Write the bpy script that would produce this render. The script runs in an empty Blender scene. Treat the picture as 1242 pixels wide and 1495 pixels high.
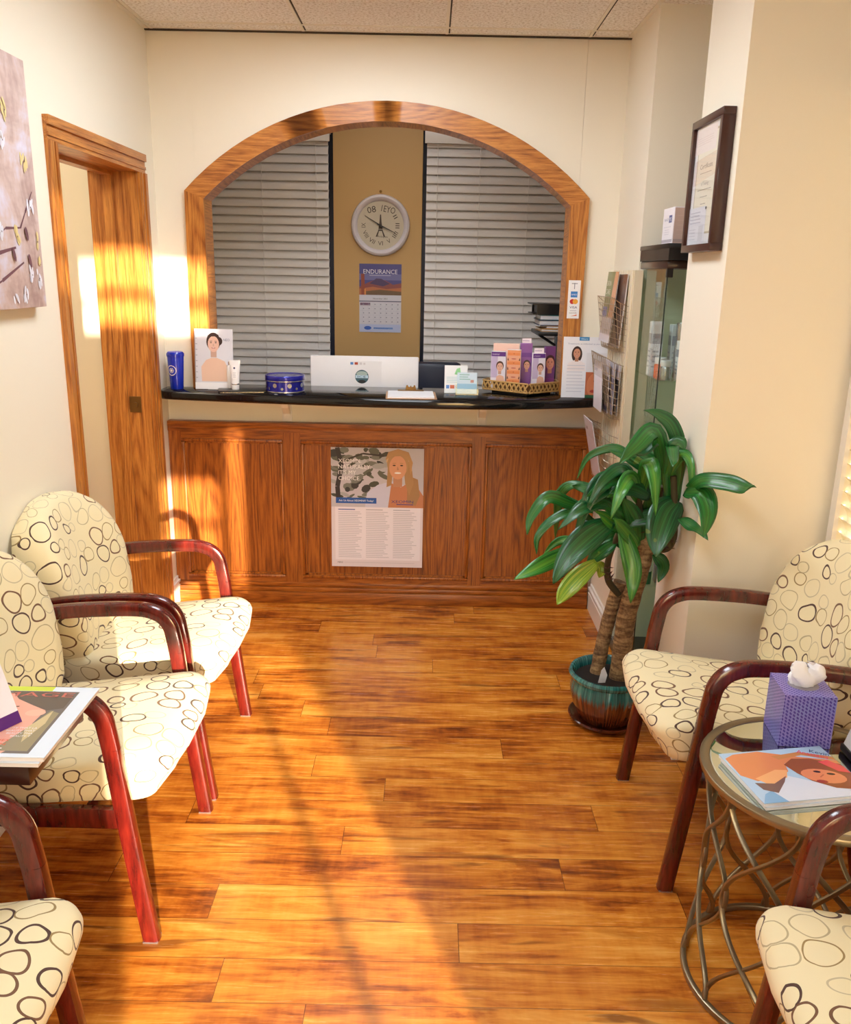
import bpy, bmesh, math, random
from mathutils import Vector, Matrix
random.seed(7)
S = bpy.context.scene
COL = S.collection
PI = math.pi

# ------------------------------------------------------------------ helpers
def lin(c):
    return tuple(((v/255)/12.92 if v/255 <= .04045 else ((v/255+.055)/1.055)**2.4) for v in c)

def nb(o_or_bm): return o_or_bm

def box(bm, x0, x1, y0, y1, z0, z1, mi=0, bev=0):
    vs = [bm.verts.new((x, y, z)) for x in (x0, x1) for y in (y0, y1) for z in (z0, z1)]
    fs = []
    for a in ((0,1,3,2),(4,6,7,5),(0,4,5,1),(2,3,7,6),(0,2,6,4),(1,5,7,3)):
        f = bm.faces.new([vs[i] for i in a]); f.material_index = mi; fs.append(f)
    if bev:
        es = list({e for f in fs for e in f.edges})
        r = bmesh.ops.bevel(bm, geom=es, offset=bev, segments=2, affect='EDGES', profile=.5, clamp_overlap=True)
        for f in r['faces']: f.material_index = mi
    return vs

def B(x0, x1, y0, y1, z0, z1, bev=0):
    bm = bmesh.new(); box(bm, x0, x1, y0, y1, z0, z1, 0, bev); return bm

def lathe(bm, prof, cx=0, cy=0, n=32, mi=0, caps=True):
    rings = []
    for r_, z in prof:
        if r_ < 1e-5: rings.append([bm.verts.new((cx, cy, z))])
        else: rings.append([bm.verts.new((cx+r_*math.cos(2*PI*i/n), cy+r_*math.sin(2*PI*i/n), z)) for i in range(n)])
    for a, b in zip(rings, rings[1:]):
        for i in range(n):
            j = (i+1) % n
            if len(a) == 1 and len(b) == 1: continue
            if len(a) == 1: f = bm.faces.new((a[0], b[j], b[i]))
            elif len(b) == 1: f = bm.faces.new((a[i], a[j], b[0]))
            else: f = bm.faces.new((a[i], a[j], b[j], b[i]))
            f.material_index = mi
    return rings

def prism(bm, poly, y0, y1, plane='xz', mi=0):
    """extrude a 2-D polygon between two depths"""
    def P(p, d):
        return {'xz': (p[0], d, p[1]), 'yz': (d, p[0], p[1]), 'xy': (p[0], p[1], d)}[plane]
    a = [bm.verts.new(P(p, y0)) for p in poly]; b = [bm.verts.new(P(p, y1)) for p in poly]
    n = len(poly)
    f = bm.faces.new(a); f.material_index = mi
    f = bm.faces.new(list(reversed(b))); f.material_index = mi
    for i in range(n):
        f = bm.faces.new((a[i], b[i], b[(i+1) % n], a[(i+1) % n])); f.material_index = mi

def sweep(bm, pts, sec, up=None, mi=0, closed=False, taper=None):
    """sweep a closed section [(a,b)] along pts; a along normal, b along 'up' binormal"""
    pts = [Vector(p) for p in pts]; n = len(pts); rings = []
    prev = None
    for i, p in enumerate(pts):
        if closed: t = (pts[(i+1) % n]-pts[i-1]).normalized()
        else: t = (pts[min(i+1, n-1)]-pts[max(i-1, 0)]).normalized()
        if up is not None: bn = Vector(up); bn = (bn - t*bn.dot(t)).normalized()
        else:
            if prev is None:
                prev = Vector((0,0,1)) if abs(t.z) < .9 else Vector((1,0,0))
            bn = (prev - t*prev.dot(t)).normalized(); prev = bn
        nn = bn.cross(t)
        s = taper[i] if taper else 1
        rings.append([bm.verts.new(p + nn*a*s + bn*b*s) for a, b in sec])
    m = len(sec)
    rng = range(n) if closed else range(n-1)
    for i in rng:
        A, Bq = rings[i], rings[(i+1) % n]
        for k in range(m):
            f = bm.faces.new((A[k], A[(k+1) % m], Bq[(k+1) % m], Bq[k])); f.material_index = mi
    if not closed:
        f = bm.faces.new(list(reversed(rings[0]))); f.material_index = mi
        f = bm.faces.new(rings[-1]); f.material_index = mi

def circ(r, n=8): return [(r*math.cos(2*PI*i/n), r*math.sin(2*PI*i/n)) for i in range(n)]
def rrect(w, h, c):
    w /= 2; h /= 2; k = c*.3
    return [(w-c,-h),(w-k,-h+k),(w,-h+c),(w,h-c),(w-k,h-k),(w-c,h),(-w+c,h),(-w+k,h-k),(-w,h-c),(-w,-h+c),(-w+k,-h+k),(-w+c,-h)]
def tube(bm, pts, r, n=8, mi=0, closed=False, taper=None): sweep(bm, pts, circ(r, n), None, mi, closed, taper)

def smoothpts(pts, k=6):
    """Catmull-Rom through pts"""
    P = [Vector(p) for p in pts]; out = []
    for i in range(len(P)-1):
        p0 = P[i-1] if i else P[0]*2-P[1]; p1 = P[i]; p2 = P[i+1]; p3 = P[i+2] if i+2 < len(P) else P[i+1]*2-P[i]
        for j in range(k):
            t = j/k
            out.append(.5*((2*p1)+(-p0+p2)*t+(2*p0-5*p1+4*p2-p3)*t*t+(-p0+3*p1-3*p2+p3)*t**3))
    out.append(P[-1]); return out

def weld(bm):
    """join touching blocks and drop the doubled faces between them"""
    bmesh.ops.remove_doubles(bm, verts=bm.verts, dist=1e-5)
    seen = {}
    for f in bm.faces:
        c = f.calc_center_median(); seen.setdefault((round(c.x, 4), round(c.y, 4), round(c.z, 4), len(f.verts)), []).append(f)
    bmesh.ops.delete(bm, geom=[f for v in seen.values() if len(v) > 1 for f in v], context='FACES_ONLY')
def finish(bm, name, mats, smooth=35):
    bmesh.ops.recalc_face_normals(bm, faces=bm.faces)
    me = bpy.data.meshes.new(name); bm.to_mesh(me); bm.free()
    for m in (mats if isinstance(mats, (list, tuple)) else [mats]): me.materials.append(m)
    if smooth:
        me.shade_smooth(); me.set_sharp_from_angle(angle=math.radians(smooth))
    return me

def obj(name, bm, mats, parent=None, smooth=35, world=False, loc=None):
    """link one mesh object; world=True: coordinates are world ones, moved into the parent's frame"""
    if world and parent is not None:
        p = parent
        while p.parent: p = p.parent
        bmesh.ops.translate(bm, verts=bm.verts, vec=-p.location)
    elif parent is None:
        # put the origin at the base of the mesh
        xs = [v.co for v in bm.verts]
        lo = Vector((min(v.x for v in xs), min(v.y for v in xs), min(v.z for v in xs)))
        hi = Vector((max(v.x for v in xs), max(v.y for v in xs), max(v.z for v in xs)))
        base = Vector(((lo.x+hi.x)/2, (lo.y+hi.y)/2, lo.z))
        bmesh.ops.translate(bm, verts=bm.verts, vec=-base)
        loc = base if loc is None else Vector(loc)+base
    o = bpy.data.objects.new(name, finish(bm, name, mats, smooth)); COL.objects.link(o)
    if parent is not None: o.parent = parent
    if loc is not None: o.location = loc
    return o

def tag(o, label, cat, group=None):
    o['label'] = label; o['category'] = cat
    if group: o['group'] = group
    return o
def thing(name, label, cat, loc=(0,0,0), rotz=0, group=None):
    o = bpy.data.objects.new(name, None); COL.objects.link(o)
    o.empty_display_size = .1; o.location = loc; o.rotation_euler = (0, 0, rotz)
    return tag(o, label, cat, group)
def struct(name, bm, m, parent=None, smooth=0):
    o = obj(name, bm, m, parent, smooth)
    if parent is None: o['kind'] = 'structure'
    return o
def dup(root, loc, rotz=None, label=None, group=None):
    r = root.copy(); COL.objects.link(r); r.location = loc
    if rotz is not None: r.rotation_euler = (0, 0, rotz)
    if label: r['label'] = label
    if group: r['group'] = group
    for ch in list(root.children):
        c = ch.copy(); COL.objects.link(c); c.parent = r
        for g in ch.children:
            d = g.copy(); COL.objects.link(d); d.parent = c
    return r

# ------------------------------------------------------------------ materials
class N:
    def __init__(s, name):
        s.m = bpy.data.materials.new(name); s.m.use_nodes = True
        s.t = s.m.node_tree; s.p = s.t.nodes['Principled BSDF']; s._c = None
    def n(s, typ, ins=None, **kw):
        x = s.t.nodes.new(typ)
        for k, v in kw.items(): setattr(x, k, v)
        for k, v in (ins or {}).items(): s.set(x.inputs[k], v)
        return x
    def set(s, inp, v):
        if isinstance(v, bpy.types.NodeSocket): s.t.links.new(v, inp)
        else: inp.default_value = v
    def coord(s, kind='Object'):
        return s.n('ShaderNodeTexCoord').outputs[kind]
    def map(s, vec, scale=(1,1,1), loc=(0,0,0), rot=(0,0,0)):
        return s.n('ShaderNodeMapping', {'Vector': vec, 'Scale': scale, 'Location': loc, 'Rotation': rot}).outputs[0]
    def noise(s, vec, sc, det=3, rough=.5, dist=0):
        return s.n('ShaderNodeTexNoise', {'Vector': vec, 'Scale': sc, 'Detail': det, 'Roughness': rough, 'Distortion': dist}).outputs[0]
    def math(s, op, a, b=0.0, c=0.0):
        x = s.n('ShaderNodeMath', operation=op); s.set(x.inputs[0], a); s.set(x.inputs[1], b); s.set(x.inputs[2], c); return x.outputs[0]
    def vmath(s, op, a, b=None):
        x = s.n('ShaderNodeVectorMath', operation=op); s.set(x.inputs[0], a)
        if b is not None: s.set(x.inputs[1], b)
        return x.outputs['Value'] if op in ('LENGTH','DISTANCE','DOT_PRODUCT') else x.outputs[0]
    def ramp(s, fac, stops, interp='LINEAR'):
        x = s.n('ShaderNodeValToRGB', {'Fac': fac}); cr = x.color_ramp; cr.interpolation = interp
        while len(cr.elements) < len(stops): cr.elements.new(.5)
        for e, (p, c) in zip(cr.elements, stops):
            e.position = p; e.color = (*lin(c), 1) if len(c) == 3 else c
        return x.outputs[0]
    def mix(s, fac, a, b, blend='MIX'):
        x = s.n('ShaderNodeMix', data_type='RGBA', blend_type=blend)
        s.set(x.inputs[0], fac)
        s.set(x.inputs[6], a if isinstance(a, bpy.types.NodeSocket) else (*a, 1) if len(a) == 3 else a)
        s.set(x.inputs[7], b if isinstance(b, bpy.types.NodeSocket) else (*b, 1) if len(b) == 3 else b)
        return x.outputs[2]
    def sep(s, v):
        x = s.n('ShaderNodeSeparateXYZ'); s.set(x.inputs[0], v); return x.outputs
    def comb(s, x_=0.0, y_=0.0, z_=0.0):
        x = s.n('ShaderNodeCombineXYZ')
        for i, v in enumerate((x_, y_, z_)): s.set(x.inputs[i], v)
        return x.outputs[0]
    def base(s, col): s.set(s.p.inputs['Base Color'], col if isinstance(col, bpy.types.NodeSocket) else (*col, 1)); return s
    def rough(s, v): s.set(s.p.inputs['Roughness'], v); return s
    def bump(s, h, strength=.2, dist=.01):
        b = s.n('ShaderNodeBump', {'Height': h, 'Strength': strength, 'Distance': dist}); s.t.links.new(b.outputs[0], s.p.inputs['Normal']); return s
    def coat(s, w, r=.05): s.set(s.p.inputs['Coat Weight'], w); s.set(s.p.inputs['Coat Roughness'], r); return s

def flat(name, rgb, rough=.5, metal=0, coat=0, spec=.5, var=.04):
    k = N(name)
    c = lin(rgb)
    nz = k.noise(k.coord(), 35, 2)
    k.base(k.mix(k.math('MULTIPLY', nz, var*2), c, tuple(v*.6 for v in c)))
    k.rough(rough); k.p.inputs['Metallic'].default_value = metal
    k.p.inputs['Specular IOR Level'].default_value = spec
    if coat: k.coat(coat)
    return k.m
_ink = {}
def ink(rgb, rough=.35):
    key = (tuple(rgb), rough)
    if key not in _ink:
        k = N('ink_%02x%02x%02x' % tuple(int(v) for v in rgb)); nz = k.noise(k.coord(), 60, 1)
        c = lin(rgb); k.base(k.mix(k.math('MULTIPLY', nz, .06), c, tuple(v*.7 for v in c))); k.rough(rough); _ink[key] = k.m
    return _ink[key]

def wall_mat(name, rgb, rough=.55):
    k = N(name); c = lin(rgb); co = k.coord()
    k.base(k.mix(k.math('MULTIPLY', k.noise(co, 2.2, 3), .25), c, tuple(v*.93 for v in c))); k.rough(rough)
    k.bump(k.noise(co, 170, 2), .06, .002); return k.m
M = {}
M['wall'] = wall_mat('cream_wall_paint', (242, 235, 217))
M['hall'] = wall_mat('hall_wall_paint', (240, 230, 206))
M['mustard'] = wall_mat('mustard_wall_paint', (206, 168, 108))
M['greywall'] = M['wall']
M['trimwhite'] = flat('white_gloss_trim', (240, 236, 228), .3)
M['cream'] = flat('cream_laminate', (226, 212, 184), .4)

def oak(name, axis='z', light=(205,122,52), mid=(178,92,32), dark=(118,52,14), gl=.36, coat=.12, sc=1.0):
    k = N(name); co = k.coord()
    # stretch along the grain axis
    s = {'z': (1,1,.09), 'x': (.13,1,1), 'y': (1,.09,1)}[axis]
    v = k.map(co, s)
    warp = k.noise(k.map(co, tuple(q*2.2*sc for q in s)), 2.6, 2, .5)
    rings = k.math('PINGPONG', k.math('MULTIPLY', warp, 22.0), .5)
    rings = k.math('MULTIPLY', rings, 2.0)
    fine = k.noise(k.map(co, tuple(q*(1 if q == 1 else .35) for q in s)), 150*sc, 4, .65)
    pore = k.noise(k.map(co, tuple(q*(1 if q == 1 else .6) for q in s)), 330*sc, 2, .6)
    f = k.math('ADD', k.math('MULTIPLY', rings, .20), k.math('MULTIPLY', fine, .80))
    c = k.ramp(f, [(.28, dark), (.42, mid), (.58, light), (.85, tuple(min(255, int(q*1.08)) for q in light))])
    pm = k.ramp(pore, [(.36, (0,0,0)), (.5, (255,255,255))])
    c = k.mix(k.math('MULTIPLY', k.math('SUBTRACT', 1.0, pm), .35), c, lin(dark))
    k.base(c); k.rough(gl); k.coat(coat, .25); k.bump(pore, .08, .001); return k.m
M['oak_z'] = oak('golden_oak_vertical', 'z', (198,130,56), (172,102,38), (120,64,20))
M['oak_x'] = oak('golden_oak_horizontal', 'x', (200,132,60), (176,106,42), (126,70,24))
M['oak_y'] = oak('golden_oak_depthwise', 'y', (200,132,60), (176,106,42), (126,70,24))
PL, PM_, PD = (170,96,30), (140,72,16), (94,42,8)
M['pan_z'] = oak('stained_oak_panel_vertical', 'z', PL, PM_, PD)
M['pan_x'] = oak('stained_oak_panel_horizontal', 'x', PL, PM_, PD)

def floor_mat():
    k = N('laminate_plank_floor'); co = k.coord()
    xyz = k.sep(co)
    W = .127; Lp = 1.215
    row = k.math('FLOOR', k.math('DIVIDE', k.math('ADD', xyz[1], .035), W))
    fy = k.math('FRACT', k.math('DIVIDE', k.math('ADD', xyz[1], .035), W))
    wn = k.n('ShaderNodeTexWhiteNoise', {'W': row}, noise_dimensions='1D').outputs[0]
    xs = k.math('ADD', k.math('DIVIDE', xyz[0], Lp), k.math('MULTIPLY', wn, 5.7))
    pl = k.math('FLOOR', xs); fx = k.math('FRACT', xs)
    rnd = k.n('ShaderNodeTexWhiteNoise', {'Vector': k.comb(row, pl, 0.0)}, noise_dimensions='3D')
    rv, rc = rnd.outputs[0], rnd.outputs[1]
    off = k.vmath('MULTIPLY', rc, (7.0, 3.0, 5.0))
    p = k.vmath('ADD', k.map(co, (.16, 1, 1)), off)
    n1 = k.noise(p, 19, 5, .66, .6)
    n2 = k.noise(k.vmath('ADD', k.map(co, (.06, 1, 1)), off), 95, 4, .65)
    curl = k.noise(k.vmath('ADD', k.map(co, (1.8, .35, 1)), off), 16, 3, .6)
    blot = k.noise(k.vmath('ADD', k.map(co, (.45, 1, 1)), off), 4.5, 3)
    f = k.math('ADD', k.math('MULTIPLY', n1, .55), k.math('MULTIPLY', n2, .25))
    f = k.math('ADD', f, k.math('MULTIPLY', curl, .13)); f = k.math('ADD', f, k.math('MULTIPLY', blot, .22))
    f = k.math('ADD', f, k.math('MULTIPLY', k.math('SUBTRACT', rv, .5), .07))
    c = k.ramp(f, [(.43, (104,48,12)), (.50, (156,80,22)), (.56, (190,110,34)), (.64, (214,138,50)), (.76, (232,168,80))])
    # dark streaks
    st = k.noise(k.vmath('ADD', k.map(co, (.10, 1, 1)), off), 24, 3, .55, .8)
    sm = k.ramp(st, [(.30, (255,255,255)), (.40, (0,0,0))])
    c = k.mix(k.math('MULTIPLY', sm, .7), c, lin((92,38,14)))
    kn = k.noise(k.vmath('ADD', k.map(co, (.35, 1, 1)), off), 7, 1, .5, 0)
    km = k.ramp(kn, [(.20, (255,255,255)), (.27, (0,0,0))])
    c = k.mix(k.math('MULTIPLY', km, .5), c, lin((84,34,16)))
    seam = k.math('MAXIMUM', k.math('LESS_THAN', fy, .014), k.math('LESS_THAN', fx, .0017))
    c = k.mix(k.math('MULTIPLY', seam, .75), c, lin((70,30,10)))
    k.base(c)
    k.rough(k.math('ADD', .2, k.math('MULTIPLY', n2, .12)))
    wav = k.noise(k.map(co, (.4, 2.2, 1)), 9, 2)
    h = k.math('ADD', k.math('MULTIPLY', wav, .5), k.math('MULTIPLY', k.math('SUBTRACT', 1.0, seam), .3))
    h = k.math('ADD', h, k.math('MULTIPLY', n2, .25))
    k.bump(h, .18, .004); k.p.inputs['Specular IOR Level'].default_value = .5
    return k.m
M['floor'] = floor_mat()

def ceil_mat():
    k = N('acoustic_ceiling_tile'); co = k.coord()
    v = k.noise(co, 95, 3, .7); sp = k.ramp(v, [(.36, (200,192,178)), (.46, (236,231,222)), (.60, (250,248,244))])
    k.base(sp); k.rough(.9); k.bump(v, .3, .003); return k.m
M['ceil'] = ceil_mat()
M['tbar'] = flat('ceiling_grid_white', (236,230,214), .4)
M['tdark'] = flat('ceiling_grid_gap', (64,54,40), .8)

def fabric():
    k = N('ring_pattern_upholstery'); uv = k.n('ShaderNodeUVMap').outputs[0]
    base = lin((236, 222, 180)); weave = k.noise(uv, 900, 2)
    c = k.mix(k.math('MULTIPLY', weave, .18), base, lin((205,188,140)))
    warp = k.n('ShaderNodeTexNoise', {'Vector': uv, 'Scale': 9.0, 'Detail': 1.0}).outputs[1]
    wv = k.vmath('MULTIPLY', k.vmath('SUBTRACT', warp, (.5, .5, .5)), (.05, .05, 0.0))
    def layer(c, scale, off, fill, th, stops, alpha, stretch=(1.0, 1.28)):
        v = k.vmath('ADD', k.vmath('MULTIPLY', k.vmath('ADD', uv, wv), (scale*stretch[0], scale*stretch[1], 0.0)), (off[0], off[1], 0.0))
        vo = k.n('ShaderNodeTexVoronoi', {'Vector': v, 'Scale': 1.0, 'Randomness': .54}, voronoi_dimensions='2D', feature='F1')
        vr = k.n('ShaderNodeTexVoronoi', {'Vector': v, 'Scale': 1.0, 'Randomness': .54}, voronoi_dimensions='2D', feature='N_SPHERE_RADIUS')
        cs = k.sep(vo.outputs['Color'])
        r_ = k.math('MULTIPLY', vr.outputs['Radius'], fill)
        e = k.math('ABSOLUTE', k.math('SUBTRACT', vo.outputs['Distance'], r_))
        tt = k.math('MULTIPLY', th*scale, k.math('ADD', .75, k.math('MULTIPLY', k.math('GREATER_THAN', cs[0], .5), .45)))
        ring = k.math('LESS_THAN', e, tt)
        col = k.ramp(cs[0], stops, 'CONSTANT')
        return k.mix(k.math('MULTIPLY', ring, alpha), c, col)
    c = layer(c, 13.6, (0, 0), .98, .0024, [(0, (196,182,146)), (.22, (184,168,128)), (.36, (152,126,76)), (.54, (112,76,48)), (.74, (74,46,34))], 1.0)
    k.base(c); k.rough(.75); k.p.inputs['Sheen Weight'].default_value = .15
    k.bump(weave, .1, .001); return k.m
M['fabric'] = fabric()

def cherry():
    k = N('dark_cherry_lacquered_wood'); co = k.coord()
    f = k.noise(k.map(co, (1,1,.15)), 60, 4, .6)
    k.base(k.ramp(f, [(.3, (58,10,8)), (.55, (92,20,14)), (.8, (120,34,22))])); k.rough(.22); k.coat(.6, .06); return k.m
M['cherry'] = cherry()
def granite():
    k = N('black_granite'); co = k.coord(); v = k.noise(co, 260, 3, .7)
    k.base(k.ramp(v, [(.5, (10,10,12)), (.66, (34,34,38)), (.8, (90,90,96))])); k.rough(.07); return k.m
M['granite'] = granite()
def slatm():
    k = N('white_blind_slat'); co = k.coord()
    k.base(k.mix(k.math('MULTIPLY', k.noise(k.map(co,(.2,1,1)), 40, 2), .15), lin((236,232,228)), lin((210,204,198)))); k.rough(.4); return k.m
M['slat'] = slatm()
M['slatcream'] = flat('cream_blind_slat', (240,230,206), .4)
def glassm(name, col=(1,1,1), rough=0.0):
    k = N(name); nt = k.t
    tr = k.n('ShaderNodeBsdfTransparent', {'Color': (*col, 1)}); gl = k.n('ShaderNodeBsdfGlossy', {'Color': (1,1,1,1), 'Roughness': rough})
    fr = k.n('ShaderNodeFresnel', {'IOR': 1.5})
    nz = k.noise(k.coord(), 3, 1)
    bf = k.n('ShaderNodeNewGeometry').outputs['Backfacing']
    fac = k.math('MULTIPLY', k.math('ADD', fr.outputs[0], k.math('MULTIPLY', nz, .02)), k.math('SUBTRACT', 1.0, bf))
    mx = k.n('ShaderNodeMixShader', {0: fac, 1: tr.outputs[0], 2: gl.outputs[0]})
    nt.links.new(mx.outputs[0], nt.nodes['Material Output'].inputs[0]); return k.m
M['glass'] = glassm('clear_glass', (.93,.97,.95)); M['wglass'] = glassm('window_glass', (.97,.98,.98))
M['mirror'] = flat('mirror_glass', (214,222,212), .03, 1.0, var=.0)
M['champ'] = flat('champagne_metal', (150,136,110), .32, .85)
M['black'] = flat('black_satin', (22,20,22), .35)
M['darkbrown'] = flat('dark_espresso_wood', (52,26,20), .3, 0, .3)
M['framebrown'] = flat('walnut_picture_frame', (62,28,22), .35, 0, .2)
M['whitep'] = flat('white_plastic', (236,236,240), .3)
M['paper'] = flat('white_paper', (238,238,242), .45)
M['navy'] = flat('navy_plastic', (22,30,56), .4)
M['blue'] = flat('cobalt_blue_plastic', (20,48,190), .15, 0, .5)
M['tinblue'] = flat('royal_blue_tin', (26,30,150), .2, .3, .5)
M['silver'] = flat('brushed_silver', (200,200,205), .25, .9)
M['wire'] = flat('chrome_wire', (176,160,138), .3, .85)
M['soil'] = flat('dark_soil', (36,24,18), .95, var=.4)
M['brass'] = flat('bronze_hardware', (128,96,52), .35, .8)
M['stone'] = flat('pale_stone', (228,226,220), .7)

def emit(name, rgb, st):
    k = N(name); nt = k.t; e = k.n('ShaderNodeEmission', {'Color': (*rgb, 1), 'Strength': st})
    nt.links.new(e.outputs[0], nt.nodes['Material Output'].inputs[0]); return k.m

# ------------------------------------------------------------------ printed matter
_font_cache = {}
def text_polys(s):
    if s in _font_cache: return _font_cache[s]
    cu = bpy.data.curves.new('t', 'FONT'); cu.body = s; cu.size = 1; cu.resolution_u = 2
    o = bpy.data.objects.new('t', cu); COL.objects.link(o)
    dg = bpy.context.evaluated_depsgraph_get(); me = bpy.data.meshes.new_from_object(o.evaluated_get(dg))
    vs = [(v.co.x, v.co.y) for v in me.vertices]; fs = [tuple(p.vertices) for p in me.polygons]
    bpy.data.objects.remove(o); bpy.data.curves.remove(cu); bpy.data.meshes.remove(me)
    _font_cache[s] = (vs, fs); return vs, fs

class Print:
    """flat artwork on a thin sheet; (0,0) lower left, metres"""
    def __init__(s, w, h, col=(240,240,244), thick=.002, rough=.35):
        s.w, s.h, s.thick, s.rough = w, h, thick, rough; s.cols = [col]; s.items = []; s.lay = 0
    def ci(s, c):
        if c not in s.cols: s.cols.append(c)
        return s.cols.index(c)
    def poly(s, pts, c):
        s.lay += 1; pts = [(min(max(x, 0), s.w), min(max(y, 0), s.h)) for x, y in pts]
        cl = [pts[0]]
        for p in pts[1:]:
            if abs(p[0]-cl[-1][0])+abs(p[1]-cl[-1][1]) > 1e-6: cl.append(p)
        if len(cl) > 2: s.items.append((cl, None, s.ci(c), s.lay))
    def rect(s, x0, y0, x1, y1, c): s.poly([(x0,y0),(x1,y0),(x1,y1),(x0,y1)], c)
    def ell(s, cx, cy, rx, ry, c, n=20, rot=0):
        s.poly([(cx+rx*math.cos(a)*math.cos(rot)-ry*math.sin(a)*math.sin(rot), cy+rx*math.cos(a)*math.sin(rot)+ry*math.sin(a)*math.cos(rot)) for a in [2*PI*i/n for i in range(n)]], c)
    def ring(s, cx, cy, r0, r1, c, n=24):
        s.lay += 1
        for i in range(n):
            a, b = 2*PI*i/n, 2*PI*(i+1)/n
            s.items.append(([(cx+r0*math.cos(a),cy+r0*math.sin(a)),(cx+r1*math.cos(a),cy+r1*math.sin(a)),(cx+r1*math.cos(b),cy+r1*math.sin(b)),(cx+r0*math.cos(b),cy+r0*math.sin(b))], None, s.ci(c), s.lay))
    def line(s, pts, wd, c):
        for (x0,y0),(x1,y1) in zip(pts, pts[1:]):
            d = math.hypot(x1-x0, y1-y0) or 1; nx, ny = -(y1-y0)/d*wd/2, (x1-x0)/d*wd/2
            s.poly([(x0+nx,y0+ny),(x1+nx,y1+ny),(x1-nx,y1-ny),(x0-nx,y0-ny)], c)
    def text(s, t, x, y, size, c, align='l', width=None, rot=0):
        s.lay += 1; vs, fs = text_polys(t)
        if not vs: return
        x0 = min(v[0] for v in vs); x1 = max(v[0] for v in vs)
        sx = size if width is None else width/(x1-x0)
        ox = {'l': 0, 'c': -(x1-x0)/2*sx, 'r': -(x1-x0)*sx}[align]
        q = [((v[0]-x0)*sx+ox, v[1]*size) for v in vs]
        q = [(x+a*math.cos(rot)-b*math.sin(rot), y+a*math.sin(rot)+b*math.cos(rot)) for a, b in q]
        s.items.append((q, fs, s.ci(c), s.lay))
    def lines(s, x0, x1, y1, y0, n, c, wd=None, jag=.25):
        """rows of unreadable small print"""
        st = (y1-y0)/n; wd = wd or st*.35
        for i in range(n):
            y = y1-(i+.5)*st; xe = x1-(x1-x0)*random.random()*jag
            s.rect(x0, y-wd/2, xe, y+wd/2, c)
    def portrait(s, cx, cy, r, hair=(60,36,26), skin=(226,170,140), lips=(176,70,70), body=None, long=False, bun=False):
        if long: s.ell(cx, cy-.35*r, r*1.25, r*1.9, hair)
        if body: s.poly([(cx-2.2*r,cy-4.2*r),(cx-2*r,cy-2.4*r),(cx-.6*r,cy-1.7*r),(cx+.6*r,cy-1.7*r),(cx+2*r,cy-2.4*r),(cx+2.2*r,cy-4.2*r)], body)
        s.rect(cx-.42*r, cy-2.0*r, cx+.42*r, cy-.6*r, tuple(int(v*.88) for v in skin))
        if bun: s.ell(cx+.8*r, cy+.3*r, .5*r, .6*r, hair)
        s.ell(cx, cy+.22*r, r*1.02, r*1.3, hair)
        s.ell(cx, cy-.12*r, r*.82, r*1.14, skin)
        s.poly([(cx-.8*r,cy+.5*r),(cx-.3*r,cy+.95*r),(cx+.5*r,cy+1.0*r),(cx+.85*r,cy+.4*r),(cx+.75*r,cy+1.2*r),(cx,cy+1.5*r),(cx-.8*r,cy+1.1*r)], hair)
        for sx in (-1, 1):
            s.line([(cx+sx*.5*r,cy+.28*r),(cx+sx*.18*r,cy+.3*r)], .07*r, hair)
            s.ell(cx+sx*.35*r, cy+.08*r, .15*r, .065*r, (50,34,30), 10)
        s.poly([(cx-.04*r,cy),(cx+.12*r,cy-.36*r),(cx-.1*r,cy-.38*r)], tuple(int(v*.85) for v in skin))
        s.ell(cx, cy-.66*r, .3*r, .1*r, lips, 12); s.ell(cx, cy-.65*r, .2*r, .035*r, (250,244,240), 10)
    def build(s, name, parent, o, right, up, top=None, label=None, group=None):
        o = Vector(o); r_ = Vector(right).normalized(); u = Vector(up).normalized(); n = r_.cross(u).normalized()
        if parent is not None:
            p = parent
            while p.parent: p = p.parent
            o = o - p.location
        bm = bmesh.new()
        c8 = [bm.verts.new(o+r_*x+u*y-n*d) for d in (0, s.thick) for x, y in ((0,0),(s.w,0),(s.w,s.h),(0,s.h))]
        for a in ((0,1,2,3),(7,6,5,4),(0,4,5,1),(1,5,6,2),(2,6,7,3),(3,7,4,0)): bm.faces.new([c8[i] for i in a])
        de = min(.00006, .0016/max(1, s.lay))
        for pts, fs, ci, lay in s.items:
            vs = [bm.verts.new(o+r_*x+u*y+n*(.0001+de*lay)) for x, y in pts]
            for f in (fs or [tuple(range(len(pts)))]):
                try: ff = bm.faces.new([vs[i] for i in f]); ff.material_index = ci
                except ValueError: pass
        me = bpy.data.meshes.new(name)
        base = None
        if parent is None:
            base = Vector(sum((v.co for v in c8), Vector())/8); base.z = min(v.co.z for v in c8)
            bmesh.ops.translate(bm, verts=bm.verts, vec=-base)
        bm.to_mesh(me); bm.free()
        for c in s.cols: me.materials.append(ink(c, s.rough))
        ob = bpy.data.objects.new(name, me); COL.objects.link(ob)
        if parent is not None: ob.parent = parent
        if base is not None: ob.location = base
        return ob
# ================================================================== THE ROOM
XL, XR, YB, ZC = -1.21, .82, 3.96, 2.535
YF = -.9
# floor & ceiling
struct('floor', B(-3.0, 2.4, YF-.1, 5.4, -.05, 0), M['floor'])
bm = bmesh.new(); box(bm, -3.0, 2.4, YF-.1, 5.4, ZC, ZC+.08); ceil = struct('ceiling', bm, M['ceil'])
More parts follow.
